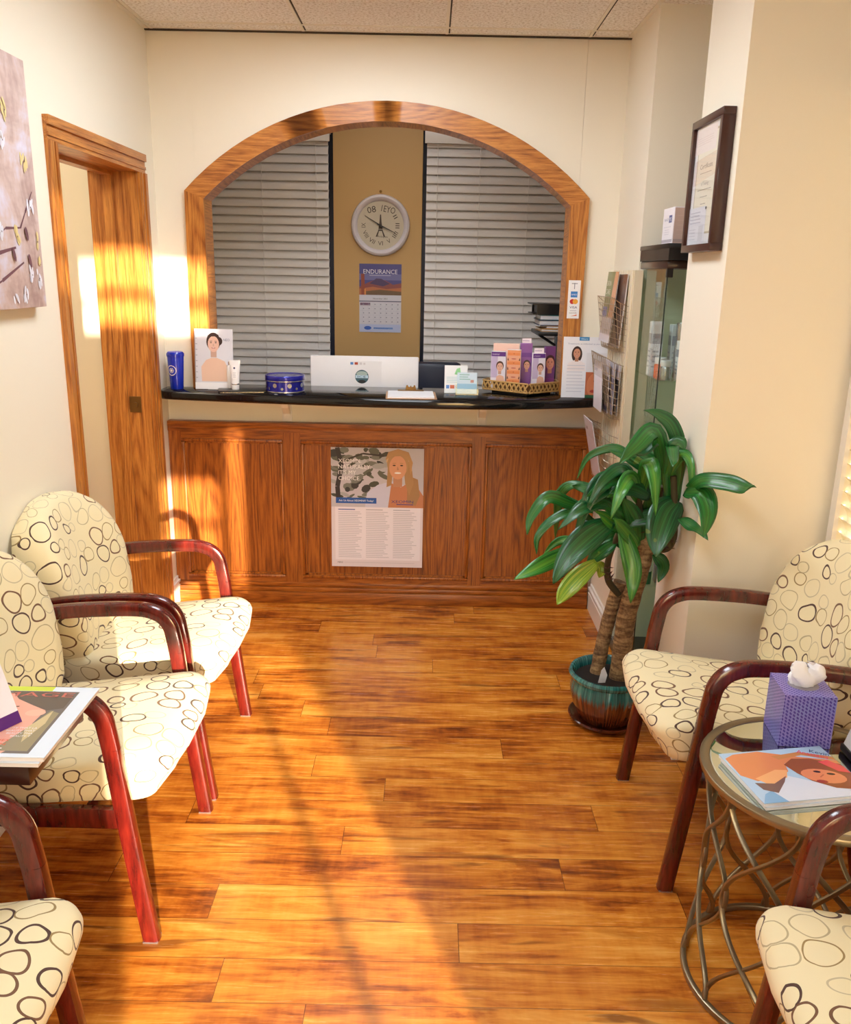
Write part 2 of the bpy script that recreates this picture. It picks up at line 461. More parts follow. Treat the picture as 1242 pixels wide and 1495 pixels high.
# ceiling grid
bm = bmesh.new()
def tbar(x0, x1, y0, y1):
    box(bm, x0, x1, y0, y1, ZC-.004, ZC+.001, 0)
seamsx = [-1.18, -.548, .049, .644]
for x in seamsx: tbar(x-.006, x+.006, YF, YB)
ys = [3.853-.6096*i*2 for i in range(4)]
for y in ys: tbar(XL, 1.26, y-.006, y+.006)
for x in seamsx[1:]: box(bm, x+.007, x+.013, YF, YB, ZC-.0012, ZC+.001, 1)
for y in ys: box(bm, XL, 1.26, y+.006, y+.012, ZC-.0012, ZC+.001, 1)
box(bm, XL, XR, YB-.014, YB, ZC-.008, ZC-.003, 1); box(bm, XL, XR, YB-.02, YB-.002, ZC-.003, ZC, 0)
box(bm, XL, XL+.018, YF, YB-.02, ZC-.005, ZC, 0); box(bm, XR-.018, XR, 2.95, YB-.02, ZC-.005, ZC, 0)
struct('trim_1', bm, [M['tbar'], M['tdark']])

# left wall with the doorway (Y 2.92 .. 3.74)
DY0, DY1, DZ = 2.92, 3.74, 1.97
bm = bmesh.new()
box(bm, XL-.2, XL, YF, DY0, 0, ZC); box(bm, XL-.2, XL, DY0, DY1, DZ, ZC); box(bm, XL-.2, XL, DY1, 4.0, 0, ZC)
struct('wall_left', bm, M['wall'])
# doorway lining and casing in oak
dr = thing('door_1', 'open oak-cased doorway in the left wall leading to a cream hallway', 'doorway', (XL, 3.33, 0)); dr['kind'] = 'structure'
bm = bmesh.new()
box(bm, XL-.2, XL, DY1-.02, DY1, 0, DZ-.02); box(bm, XL-.14, XL-.10, DY1-.035, DY1-.02, 0, DZ-.035)
box(bm, XL-.2, XL, DY0, DY0+.02, 0, DZ-.02); box(bm, XL-.14, XL-.10, DY0+.02, DY0+.035, 0, DZ-.035)
obj('door_jamb', bm, M['oak_z'], dr, world=True)
bm = bmesh.new(); box(bm, XL-.2, XL, DY0, DY1, DZ-.02, DZ); box(bm, XL-.14, XL-.10, DY0, DY1, DZ-.035, DZ-.02)
obj('door_head', bm, M['oak_y'], dr, world=True)
def casing(bm, a0, a1, z0, z1, vert=True, flip=1):
    # stepped moulding profile
    if vert:
        box(bm, XL, XL+.012, a0, a1, z0, z1)
        o = a1 if flip > 0 else a0
        box(bm, XL+.012, XL+.020, o-.028*flip if flip > 0 else o, o if flip > 0 else o+.028, z0, z1)
        m = a0+.02 if flip > 0 else a1-.02
        box(bm, XL+.012, XL+.016, m-.006, m+.006, z0, z1)
    else:
        box(bm, XL, XL+.012, a0, a1, z0, z1); box(bm, XL+.012, XL+.020, a0, a1, z1-.028, z1); box(bm, XL+.012, XL+.016, a0, a1, z0+.014, z0+.026)
bm = bmesh.new(); casing(bm, DY1-.012, DY1+.062, 0, DZ-.02, True, 1); obj('door_casing', bm, M['oak_z'], dr, world=True)
bm = bmesh.new(); casing(bm, DY0-.062, DY0+.012, 0, DZ-.02, True, -1); obj('door_casing', bm, M['oak_z'], dr, world=True)
bm = bmesh.new(); casing(bm, DY0-.062, DY1+.062, DZ-.02, DZ+.054, False); obj('door_casing', bm, M['oak_y'], dr, world=True)
bm = bmesh.new(); box(bm, XL-.095, XL-.045, DY1-.023, DY1-.0195, .96, 1.03)
lathe_pts = [(XL-.07+.011*math.cos(a), .995+.011*math.sin(a)) for a in [2*PI*i/12 for i in range(12)]]
prism(bm, lathe_pts, DY1-.03, DY1-.023); obj('strike_plate', bm, M['brass'], dr, world=True)['label'] = 'bronze strike plate'

# hallway beyond
bm = bmesh.new(); box(bm, -3.0, XL-.2, 3.99, 4.09, 0, ZC); struct('wall_hallway_back', bm, M['hall'])
bm = bmesh.new(); box(bm, -3.0, -2.9, 2.0, 3.99, 0, ZC); struct('wall_hallway_left', bm, M['hall'])
bm = bmesh.new(); box(bm, -2.9, XL-.2, 1.9, 2.0, 0, ZC); struct('wall_hallway_front', bm, M['hall'])

def baseboard(bm, x0, x1, y0, y1, axis, side):
    """stepped white baseboard; axis 'x' runs along x"""
    for t, z0, z1 in ((.016, 0, .085), (.012, .085, .100), (.018, .100, .112), (.008, .112, .128)):
        if axis == 'x': box(bm, x0, x1, y0 if side > 0 else y0-t, y0+t if side > 0 else y0, z0, z1)
        else: box(bm, x0 if side > 0 else x0-t, x0+t if side > 0 else x0, y0, y1, z0, z1)
bm = bmesh.new(); baseboard(bm, -2.9, XL-.2, 3.99, 0, 'x', -1); struct('baseboard_hallway', bm, M['trimwhite'])
bm = bmesh.new(); baseboard(bm, XL, 0, YF, DY0-.062, 'y', 1); baseboard(bm, XL, 0, DY1+.062, YB-.036, 'y', 1); struct('baseboard_left', bm, M['trimwhite'])
bm = bmesh.new(); baseboard(bm, XR, 0, 3.49, YB-.036, 'y', -1); struct('baseboard_right', bm, M['trimwhite'])

# right side: short wall, recess, pilaster, face wall, window wall
struct('wall_right', B(XR, 1.36, 3.49, 4.08, 0, ZC), M['wall'])
struct('wall_recess', B(1.26, 1.36, 2.94, 3.49, 0, ZC), M['wall'])
struct('wall_pilaster', B(.85, 1.36, 2.56, 2.94, 0, ZC), M['wall'])
WY0, WY1, WZ0, WZ1 = .75, 2.53, .50, 2.12
bm = bmesh.new()
box(bm, 1.26, 1.36, YF, WY0, 0, ZC); box(bm, 1.26, 1.36, WY1, 2.56, 0, ZC); box(bm, 1.26, 1.36, WY0, WY1, 0, WZ0); box(bm, 1.26, 1.36, WY0, WY1, WZ1, ZC)
struct('wall_window_side', bm, M['wall'])
bm = bmesh.new(); baseboard(bm, 1.26, 0, YF, 2.544, 'y', -1); struct('baseboard_window_side', bm, M['trimwhite'])
w = thing('window_1', 'sunlit side window behind cream blinds', 'window', (1.31, (WY0+WY1)/2, WZ0)); w['kind'] = 'structure'
bm = bmesh.new()
box(bm, 1.30, 1.36, WY0, WY0+.04, WZ0, WZ1); box(bm, 1.30, 1.36, WY1-.04, WY1, WZ0, WZ1)
box(bm, 1.30, 1.36, WY0+.04, WY1-.04, WZ0, WZ0+.04); box(bm, 1.30, 1.36, WY0+.04, WY1-.04, WZ1-.04, WZ1); box(bm, 1.31, 1.35, 1.62, 1.66, WZ0+.04, WZ1-.04)
obj('window_frame', bm, M['trimwhite'], w, world=True)
obj('window_pane', B(1.328, 1.334, WY0+.04, WY1-.04, WZ0+.04, WZ1-.04), M['wglass'], w, world=True)
bm = bmesh.new(); box(bm, 1.248, 1.262, WY1-.022, WY1+.012, WZ0-.02, WZ1+.02); obj('window_trim', bm, M['trimwhite'], w, world=True)

# back wall with the arched opening
ax0, ax1, axc = -1.03, .642, -.195      # rough opening
zs, zt = 1.885, 2.235                   # spring and top of the opening in the wall
def arcpts(hw, z_spring, z_top, n=28, xc=axc):
    rise = z_top-z_spring; R_ = (hw*hw+rise*rise)/(2*rise); zc = z_top-R_; a = math.asin(hw/R_)
    return [(xc+R_*math.sin(-a+2*a*i/n), zc+R_*math.cos(-a+2*a*i/n)) for i in range(n+1)]
arc_w = arcpts((ax1-ax0)/2, zs, zt)
bm = bmesh.new()
y0, y1 = YB, YB+.12
for z0_, z1_ in ((0, 1.01), (1.01, zs), (zs, ZC)):
    box(bm, XL-.2, ax0, y0, y1, z0_, z1_); box(bm, ax1, XR, y0, y1, z0_, z1_)
box(bm, ax0, ax1, y0, y1, 0, 1.01)
for (xa, za), (xb, zb) in zip(arc_w, arc_w[1:]): prism(bm, [(xa,za),(xb,zb),(xb,ZC),(xa,ZC)], y0, y1)
weld(bm)
struct('wall_back', bm, M['wall'])
# oak arch: inner lining and face casing
inn = arcpts(.800, 1.868, 2.193); mid_ = arcpts(.836, 1.885, 2.235); out_ = arcpts(.882, 1.900, 2.273)
jin = [(-.995, 1.04)] + inn + [(.605, 1.04)]
jmid = [(-1.031, 1.04)] + mid_ + [(.641, 1.04)]
jout = [(-1.083, 1.04)] + out_ + [(.681, 1.04)]
arch = thing('trim_2', 'oak arch around the reception opening', 'arch trim', (axc, YB, 1.046)); arch['kind'] = 'structure'
bm = bmesh.new()
for i in range(len(jin)-1):
    prism(bm, [jin[i], jin[i+1], jmid[i+1], jmid[i]], YB-.001, YB+.125)
bmesh.ops.remove_doubles(bm, verts=bm.verts, dist=1e-5); bmesh.ops.dissolve_degenerate(bm, edges=bm.edges, dist=1e-5)
obj('arch_lining', bm, M['oak_y'], arch, world=True, smooth=25)
bm = bmesh.new()
for i in range(1, len(jin)-2): prism(bm, [jin[i], jin[i+1], jout[i+1], jout[i]], YB-.022, YB-.0005)
bmesh.ops.remove_doubles(bm, verts=bm.verts, dist=1e-5)
obj('arch_head', bm, M['oak_x'], arch, world=True, smooth=25)
for s_ in (0, -1):
    i, j = (0, 1) if s_ == 0 else (len(jin)-1, len(jin)-2)
    bm = bmesh.new(); prism(bm, [jin[i], jin[j], jout[j], jout[i]], YB-.022, YB-.0005); obj('arch_jamb', bm, M['oak_z'], arch, world=True)

# front wall behind the camera: unseen, unglazed openings shaped to place the sun patches
bm = bmesh.new()
sun_openings = [(.24, .50, .22, 1.12), (.50, .78, .22, 1.50), (.80, 1.02, .22, .80), (.835, .895, .95, 1.74), (.19, .80, 2.19, 2.30), (.19, .80, 2.335, 2.50)]
xs = sorted({XL, 1.26} | {v for p in sun_openings for v in p[:2]}); zs_ = sorted({0, ZC} | {v for p in sun_openings for v in p[2:]})
for xa, xb in zip(xs, xs[1:]):
    for za, zb in zip(zs_, zs_[1:]):
        cx, cz = (xa+xb)/2, (za+zb)/2
        if not any(p[0] < cx < p[1] and p[2] < cz < p[3] for p in sun_openings): box(bm, xa, xb, YF-.06, YF, za, zb)
weld(bm)
struct('wall_front', bm, M['wall'])
bm = bmesh.new()
box(bm, .24, .78, YF-.04, YF-.02, 1.27, 1.295)  # unseen bar added to cast a dark line across the sun patch
struct('shadow_bar', bm, M['trimwhite'])

# back office
struct('wall_office_back', B(-.565, -.055, 5.2, 5.4, 0, ZC), M['mustard'])
bm = bmesh.new(); box(bm, -3.0, -.565, 5.36, 5.4, 0, ZC); box(bm, -.055, 2.4, 5.36, 5.4, 0, ZC)
box(bm, -3.0, -.565, 5.2, 5.36, 2.36, ZC); box(bm, -.055, 2.4, 5.2, 5.36, 2.36, ZC); box(bm, -3.0, -.565, 5.2, 5.36, 0, .6); box(bm, -.055, 2.4, 5.2, 5.36, 0, .6)
struct('wall_office_windows', bm, M['mustard'])
struct('wall_office_left', B(-2.3, -2.2, 4.09, 5.2, 0, ZC), M['mustard'])
struct('wall_office_right', B(1.9, 2.0, 4.08, 5.2, 0, ZC), M['mustard'])
bm = bmesh.new(); box(bm, 1.36, 2.0, 3.98, 4.08, 0, ZC); struct('wall_office_front', bm, M['mustard'])
for n_, (xa, xb, lab) in enumerate(((-2.19, -.566, 'dark recessed office window left of the clock'), (-.054, 1.89, 'dark recessed office window right of the clock'))):
    w = thing('window_%d' % (n_+2), lab, 'window', ((xa+xb)/2, 5.32, .62)); w['kind'] = 'structure'
    bm = bmesh.new(); box(bm, xa, xa+.04, 5.27, 5.35, .602, 2.358); box(bm, xb-.04, xb, 5.27, 5.35, .602, 2.358); box(bm, xa+.04, xb-.04, 5.27, 5.35, .602, .65); box(bm, xa+.04, xb-.04, 5.27, 5.35, 2.31, 2.358)
    obj('window_frame', bm, M['navy'], w, world=True)
    obj('window_pane', B(xa+.04, xb-.04, 5.31, 5.318, .65, 2.31), M['navy'], w, world=True)

# blinds
def blind(name, label, axis, a0, a1, c, z0, z1, pitch, ang, mat, cords, val=True, wdt=.05):
    """horizontal slat blind; axis 'x': slats run along x at depth y=c; 'y': along y at x=c"""
    t = thing(name, label, 'window blind', ((a0+a1)/2 if axis == 'x' else c, c if axis == 'x' else (a0+a1)/2, z0))
    def P(a, d, z): return (a, c+d, z) if axis == 'x' else (c+d, a, z)
    bm = bmesh.new(); z = z0+.05
    while z < z1-.04:
        dc, dz = wdt/2*math.cos(ang), wdt/2*math.sin(ang)
        th = .0028
        ring = []
        for a in (a0, a1):
            r_ = []
            for q, bow in ((-1, 0), (-.5, .0048), (0, .0064), (.5, .0048), (1, 0)):
                r_.append((a, q*dc + bow*math.sin(ang), z - q*dz*1.0 + bow*math.cos(ang)))
            for q, bow in ((1, 0), (.5, .0048), (0, .0064), (-.5, .0048), (-1, 0)):
                r_.append((a, q*dc + (bow-th)*math.sin(ang), z - q*dz + (bow-th)*math.cos(ang)))
            ring.append([bm.verts.new(P(*p)) for p in r_])
        m = len(ring[0])
        for k in range(m): bm.faces.new((ring[0][k], ring[0][(k+1) % m], ring[1][(k+1) % m], ring[1][k]))
        bm.faces.new(ring[0]); bm.faces.new(list(reversed(ring[1])))
        z += pitch
    obj('slats', bm, mat, t, world=True, smooth=40)
    bm = bmesh.new()
    if axis == 'x': box(bm, a0, a1, c-.02, c+.02, z0, z0+.02, 0, .003)
    else: box(bm, c-.02, c+.02, a0, a1, z0, z0+.02, 0, .003)
    obj('bottom_rail', bm, mat, t, world=True)
    bm = bmesh.new()
    for a in cords:
        for d in (-.027, .027): tube(bm, [P(a, d*1.15, z0+.01), P(a, d*1.15, z1-.02)], .0019, 5)
    obj('cords', bm, mat, t, world=True)
    if val:
        bm = bmesh.new()
        if axis == 'x': box(bm, a0-.012, a1+.012, c-.045, c-.03, z1-.075, z1, 0, .004); box(bm, a0-.012, a1+.012, c-.03, c+.03, z1-.03, z1)
        else: box(bm, c-.045, c-.03, a0, a1, z1-.075, z1, 0, .004); box(bm, c-.03, c+.03, a0, a1, z1-.03, z1)
        obj('valance', bm, M['trimwhite'], t, world=True)
    return t
blind('window_blind', 'white horizontal blind left of the clock in the back office', 'x', -2.18, -.592, 5.20, .62, 2.352, .0475, math.radians(-64), M['slat'], (-1.75, -1.31, -.97, -.66), True, .055)
blind('window_blind', 'white horizontal blind right of the clock in the back office', 'x', -.032, 1.88, 5.20, .62, 2.352, .0475, math.radians(-64), M['slat'], (.03, .27, .55, 1.0, 1.5), True, .055)
blind('window_blind', 'cream horizontal blind on the side window behind the right chairs', 'y', WY0+.003, WY1-.003, 1.283, WZ0+.01, WZ1-.005, .0425, math.radians(50), M['slatcream'], (1.0, 1.7, 2.36), True, .05)
# ================================================================== RECEPTION DESK
desk = thing('reception_desk', 'oak panelled reception desk front under the black countertop', 'reception desk', (-.2, YB, 0))
FY = YB-.035   # face of the panelling
# backing board with stiles, rails and recessed panels
px = [(-1.150, -.675), (-.592, .212), (.275, .745)]
bm = bmesh.new(); box(bm, XL+.002, XR-.02, FY+.022, YB-.001, 0, .86); obj('backing_board', bm, M['pan_x'], desk, world=True)
for a, b in px:
    obj('panel', B(a+.012, b-.012, FY+.012, FY+.022, .14, .805), M['pan_z'], desk, world=True)
    bm = bmesh.new()
    for (x0, x1, z0, z1) in ((a, b, .795, .811), (a, b, .128, .144)): box(bm, x0, x1, FY-.007, FY+.014, z0, z1, 0, .006); box(bm, x0+.016, x1-.016, FY+.004, FY+.018, z0-.008 if z0 > .5 else z1, z0 if z0 > .5 else z1+.008)
    for (x0, x1) in ((a, a+.016), (b-.016, b)): box(bm, x0, x1, FY-.007, FY+.014, .144, .795, 0, .006)
    for (x0, x1) in ((a+.016, a+.024), (b-.024, b-.016)): box(bm, x0, x1, FY+.004, FY+.018, .144, .795)
    obj('panel_moulding', bm, M['pan_z'], desk, world=True)
edges = [XL+.002] + [v for p in px for v in p] + [XR-.02]
for i in range(0, len(edges), 2): obj('stile', B(edges[i], edges[i+1], FY, FY+.022, .105, .845), M['pan_z'], desk, world=True)
for a, b in px:
    obj('rail', B(a, b, FY, FY+.022, .811, .845), M['pan_x'], desk, world=True); obj('rail', B(a, b, FY, FY+.022, .105, .128), M['pan_x'], desk, world=True)
bm = bmesh.new(); box(bm, XL+.002, XR-.02, FY-.012, YB-.001, .862, .892, 0, .004); box(bm, XL+.002, XR-.02, FY-.006, FY+.022, .845, .862)
obj('top_moulding', bm, M['pan_x'], desk, world=True)
bm = bmesh.new(); box(bm, XL+.002, XR-.02, FY-.018, FY+.022, 0, .06, 0, .003); box(bm, XL+.002, XR-.02, FY-.012, FY+.022, .06, .082, 0, .004); box(bm, XL+.002, XR-.02, FY-.006, FY+.022, .082, .105, 0, .004)
obj('base_moulding', bm, M['pan_x'], desk, world=True)

# black countertop with bowed front
ct = thing('countertop', 'bowed glossy black countertop spanning the arched opening', 'countertop', (-.2, 3.85, .99))
fr = smoothpts([(-1.206, 3.872, 0), (-1.195, 3.815, 0), (-1.10, 3.782, 0), (-.675, 3.722, 0), (-.19, 3.672, 0), (.314, 3.684, 0), (.65, 3.77, 0), (.80, 3.835, 0)], 6)
def slab(bm, inset, z0, z1):
    n = len(fr); prev = None
    pts = [Vector((p.x, p.y+inset, 0)) for p in fr]
    for q in range(n-1):
        prism(bm, [(pts[q].x, pts[q].y), (pts[q+1].x, pts[q+1].y), (pts[q+1].x, YB-.001), (pts[q].x, YB-.001)], z0, z1, 'xy')
bm = bmesh.new()
prof = [(.006, 1.008), (.001, 1.013), (0, 1.02), (0, 1.034), (.001, 1.040), (.006, 1.045)]
# swept front edge
rings = []
for (ins, z) in prof: rings.append([bm.verts.new((p.x, p.y+ins, z)) for p in fr])
for A_, B_ in zip(rings, rings[1:]):
    for i in range(len(fr)-1): bm.faces.new((A_[i], A_[i+1], B_[i+1], B_[i]))
bk0 = [bm.verts.new((p.x, YB-.001, 1.008)) for p in fr]; bk1 = [bm.verts.new((p.x, YB-.001, 1.045)) for p in fr]
for i in range(len(fr)-1):
    bm.faces.new((rings[0][i], bk0[i], bk0[i+1], rings[0][i+1])); bm.faces.new((rings[-1][i], rings[-1][i+1], bk1[i+1], bk1[i])); bm.faces.new((bk0[i], bk1[i], bk1[i+1], bk0[i+1]))
for e in (0, -1): bm.faces.new([r_[e] for r_ in rings] + [bk1[e], bk0[e]])
box(bm, -.994, .604, YB-.002, YB+.13, 1.0115, 1.0448)
obj('counter_slab', bm, M['granite'], ct, world=True, smooth=50)
for cx in (-.655, .255):
    bm = bmesh.new()
    prism(bm, [(3.959, .90), (3.945, .90), (3.94, .93), (3.91, .955), (3.89, .965), (3.885, .985), (3.82, .990), (3.80, 1.007), (3.959, 1.007)], cx-.016, cx+.016, 'yz')
    box(bm, cx-.022, cx+.022, 3.948, 3.959, .895, 1.007)
    obj('bracket', bm, M['trimwhite'], ct, world=True)['label'] = 'white bracket'

# poster
P = Print(.437, .588, (226,216,222), .0015, .3)
w_, h_ = .437, .588
P.rect(0, .30, w_, h_, (196,192,200))
rs = random.Random(3)
for i in range(70):
    x, y = rs.random()*.29, .33+rs.random()*.255
    P.ell(x, y, .012+rs.random()*.025, .006+rs.random()*.014, rs.choice([(70,76,66),(96,100,88),(120,124,116),(58,60,62),(168,170,172),(190,190,196)]), 9, rs.random()*1.2-.6)
P.line([(.03,.588),(.05,.50),(.03,.40),(.035,.33)], .022, (52,50,54)); P.line([(.05,.52),(.15,.56),(.25,.55)], .008, (60,58,58))
P.poly([(.16,.30),(.17,.37),(.22,.41),(.29,.43),(.35,.41),(.40,.30)], (206,206,226))
P.poly([(.27,.30),(.285,.42),(.33,.40),(.36,.42),(.41,.40),(.437,.36),(.437,.30)], (196,128,92))
P.poly([(.36,.46),(.41,.44),(.42,.36),(.40,.31),(.36,.33)], (168,128,86))
P.poly([(.262,.40),(.268,.50),(.28,.55),(.35,.55),(.38,.50),(.39,.42),(.37,.36),(.35,.42),(.345,.47),(.29,.46),(.285,.41)], (176,136,92))
P.portrait(.315, .502, .050, (186,146,100), (220,160,124), (180,80,70)); P.ell(.315, .4695, .016, .0045, (250,246,240), 12)
P.line([(.262,.52),(.275,.565),(.31,.58)], .006, (214,178,130)); P.line([(.345,.575),(.372,.54),(.378,.48)], .008, (206,168,118))
P.poly([(.255,.53),(.27,.57),(.315,.585),(.365,.57),(.385,.52),(.375,.46),(.365,.53),(.33,.56),(.285,.55)], (190,148,100))
P.text("XEOMIN.", .035, .515, .027, (245,245,245)); P.text("NATURALLY.", .035, .487, .027, (245,245,245)); P.text("IT'S MY", .035, .459, .027, (245,245,245)); P.text("CHOICE.", .035, .431, .027, (245,245,245))
P.rect(.022, .318, .215, .346, (30,90,170)); P.text("Ask Us About XEOMIN\u00ae Today!", .036, .327, .013, (250,250,250), 'l', .165)
P.text("XEOMIN", .285, .323, .02, (50,50,130), 'l', .105); P.rect(.31, .314, .39, .318, (60,60,140))
P.rect(.018, .035, .425, .300, (236,230,238))
for x0 in (.033, .165, .295):
    P.rect(x0, .285, x0+.08, .290, (110,120,180) if x0 < .1 else (190,186,196)); P.lines(x0, x0+.115, .28, .045, 26, (200,196,206), .0035, .3)
P.text("MERZ", .028, .018, .011, (90,90,96)); P.rect(.06, .02, .40, .023, (206,200,206))
pst = P.build('poster', None, (-.449, FY-.0095, .195), (1,0,0), (0,0,1))
tag(pst, 'white printed poster of a smiling blonde woman taped to the desk front', 'poster')

# payment sticker on the right arch jamb
P = Print(.054, .166, (244,244,246), .0008)
P.line([(.027,.155),(.027,.128)], .003, (120,124,140)); P.line([(.014,.152),(.04,.152)], .003, (140,140,150))
P.rect(.012,.092,.042,.118,(60,130,205)); P.text("AMEX", .027,.101,.009,(240,245,250),'c',.025)
P.ell(.021,.074,.012,.011,(200,40,40)); P.ell(.034,.074,.012,.011,(235,170,60))
P.text("VISA", .027,.044,.014,(40,50,120),'c',.034); P.rect(.012,.033,.042,.0345,(150,150,170)); P.text("DISCOVER",.027,.022,.006,(70,70,80),'c',.034); P.poly([(.016,.010),(.044,.012),(.044,.018)],(226,120,80))
st = P.build('payment_sticker', None, (.618, YB-.0232, 1.39), (1,0,0), (0,0,1)); tag(st, 'white card-payment sticker on the right oak jamb of the arch', 'sticker')

# ================================================================== THINGS ON THE COUNTER
ZT = 1.0455
# tumbler
t = thing('tumbler', 'cobalt blue insulated tumbler at the left end of the counter', 'tumbler', (-1.142, 3.885, ZT))
bm = bmesh.new(); lathe(bm, [(0,0),(.027,0),(.029,.004),(.037,.145),(.036,.147),(0,.147)], n=28); cup = obj('cup_body', bm, M['blue'], t)
bm = bmesh.new(); lathe(bm, [(.0385,.145),(.0395,.15),(.0395,.158),(.034,.166),(.031,.164),(0,.163)], n=28); lathe(bm, [(0,.145),(.0385,.145)], n=28); obj('lid', bm, M['blue'], t)
bm = bmesh.new()
for i in range(14):
    pass
def curved_disc(bm, r0, r1, R_, zc, a0, n=24):
    for i in range(n):
        q = [2*PI*i/n, 2*PI*(i+1)/n]; vs = []
        for rr, a in ((r0,q[0]),(r1,q[0]),(r1,q[1]),(r0,q[1])):
            u_, v_ = rr*math.cos(a), rr*math.sin(a); th = a0+u_/R_
            Rz = .029+(zc+v_)*.0552+.0008
            vs.append(bm.verts.new((Rz*math.cos(th), Rz*math.sin(th), zc+v_)))
        bm.faces.new(vs)
curved_disc(bm, .020, .023, .035, .085, -PI/2-.35); curved_disc(bm, .0, .006, .035, .085, -PI/2-.35)
for k in range(4):
    for d in (-1, 1): pass
curved_disc(bm, .010, .0125, .035, .085, -PI/2-.35, 6)
obj('printed_seal', bm, M['whitep'], cup)
# easel card with a woman's portrait
t = thing('display_card', 'tall white display card with a dark-haired woman, beside the blue tumbler', 'display card', (-.965, 3.90, ZT), 0)
P = Print(.172, .268, (214,216,228), .004); P.portrait(.085, .205, .031, (54,34,34), (224,186,170), (176,90,90), None, False, True)
P.poly([(.03,.035),(.028,.10),(.05,.13),(.075,.14),(.10,.14),(.135,.125),(.15,.09),(.15,.035)], (224,190,170)); P.portrait(.085, .205, .031, (54,34,34), (224,186,170), (176,90,90))
P.text("NEO", .13, .215, .016, (120,130,160), 'l', .028); P.rect(0,0,.172,.03,(236,236,242)); P.rect(.0,.03,.004,.26,(170,170,180))
for i in range(8): P.rect(.004,.05+i*.025,.012,.053+i*.025,(160,164,180))
P.build('card_face', t, (-1.055, 3.875, ZT+.002), (1,0,0), (0,.10,1)); 
bm = bmesh.new(); prism(bm, [(3.88, ZT), (3.905, ZT+.25), (3.91, ZT+.25), (3.945, ZT), (3.94, ZT), (3.905, ZT+.235), (3.885, ZT)], -1.0, -.94, 'yz'); obj('easel_back', bm, M['paper'], t, world=True)
# black glossy plate under tube
t = thing('serving_slate', 'thin black glossy slate lying on the counter under the white tube', 'slate', (-.865, 3.83, ZT), math.radians(12))
bm = bmesh.new(); box(bm, -.075, .135, -.055, .055, .002, .009, 0, .002); obj('slate_plate', bm, M['black'], t)
bm = bmesh.new(); box(bm, -.065, .125, -.045, .045, 0, .002); obj('slate_foot', bm, M['silver'], t)
# tube and bottle
t = thing('cream_tube', 'white cosmetic tube standing on the black slate', 'cosmetic tube', (-.862, 3.825, ZT+.0095))
bm = bmesh.new(); lathe(bm, [(0,0),(.0155,0),(.0165,.004),(.0165,.026),(0,.026)], n=24); cap = obj('tube_cap', bm, M['whitep'], t)
bm = bmesh.new(); n = 24; rr = []
for k in range(7):
    f = k/6; z = .026+.104*f; a, b = .0165+.009*f, .0165*(1-f)+.0012
    rr.append([bm.verts.new((a*math.cos(2*PI*i/n), b*math.sin(2*PI*i/n), z)) for i in range(n)])
for A_, B_ in zip(rr, rr[1:]):
    for i in range(n): bm.faces.new((A_[i], A_[(i+1)%n], B_[(i+1)%n], B_[i]))
bm.faces.new(list(reversed(rr[0]))); bm.faces.new(rr[-1]); obj('tube_body', bm, M['whitep'], t)
bm = bmesh.new(); lathe(bm, [(.0168,.022),(.0172,.023),(.0172,.027),(.0168,.028)], n=24); obj('cap_band', bm, M['silver'], cap)
P = Print(.02, .06, (240,240,244), .0002); P.ell(.010,.048,.0045,.0045,(50,60,110)); P.lines(.003,.017,.03,.005,4,(170,174,190)); P.build('tube_print', t, (-.872, 3.8085, ZT+.058), (1,0,0), (0,.09,1))
t = thing('pump_bottle', 'small white bottle half hidden behind the cosmetic tube', 'bottle', (-.895, 3.875, ZT+.0095))
bm = bmesh.new(); lathe(bm, [(0,0),(.014,0),(.015,.003),(.015,.095),(.012,.103),(0,.103)], n=20); obj('bottle_body', bm, M['whitep'], t)
bm = bmesh.new(); lathe(bm, [(.008,.103),(.008,.118),(0,.118)], n=16); obj('bottle_cap', bm, M['silver'], t)
# blue tin
t = thing('cookie_tin', 'round royal blue tin with white snowflake dots', 'tin', (-.648, 3.875, ZT))
bm = bmesh.new(); lathe(bm, [(0,0),(.083,0),(.086,.003),(.086,.05),(.084,.052),(0,.052)], n=48); tin = obj('tin_body', bm, M['tinblue'], t)
bm = bmesh.new(); lathe(bm, [(0,.0525),(.088,.0525),(.089,.054),(.089,.072),(.087,.075),(.083,.075),(.081,.0725),(0,.0725)], n=48); obj('tin_lid', bm, M['tinblue'], t)
bm = bmesh.new(); lathe(bm, [(.0885,.050),(.0895,.0505),(.0895,.0535),(.0885,.054)], n=48); lathe(bm, [(.0863,.001),(.0872,.002),(.0872,.005),(.0863,.006)], n=48)
for i in range(16):
    a0 = 2*PI*i/16; rs_ = .010 if i % 2 else .006; zc = .027 + (.006 if i % 2 else -.008)
    vs = [bm.verts.new((.0866*math.cos(a0+rs_/.086*math.cos(q)), .0866*math.sin(a0+rs_/.086*math.cos(q)), zc+rs_*math.sin(q))) for q in [2*PI*k/10 for k in range(10)]]
    bm.faces.new(vs)
for i in range(12):
    a0 = 2*PI*i/12; q_ = .045
    vs = [bm.verts.new((q_*math.cos(a0)+.006*math.cos(q), q_*math.sin(a0)+.006*math.sin(q), .0729)) for q in [2*PI*k/8 for k in range(8)]]
    bm.faces.new(vs)
obj('tin_decoration', bm, M['silver'], tin)
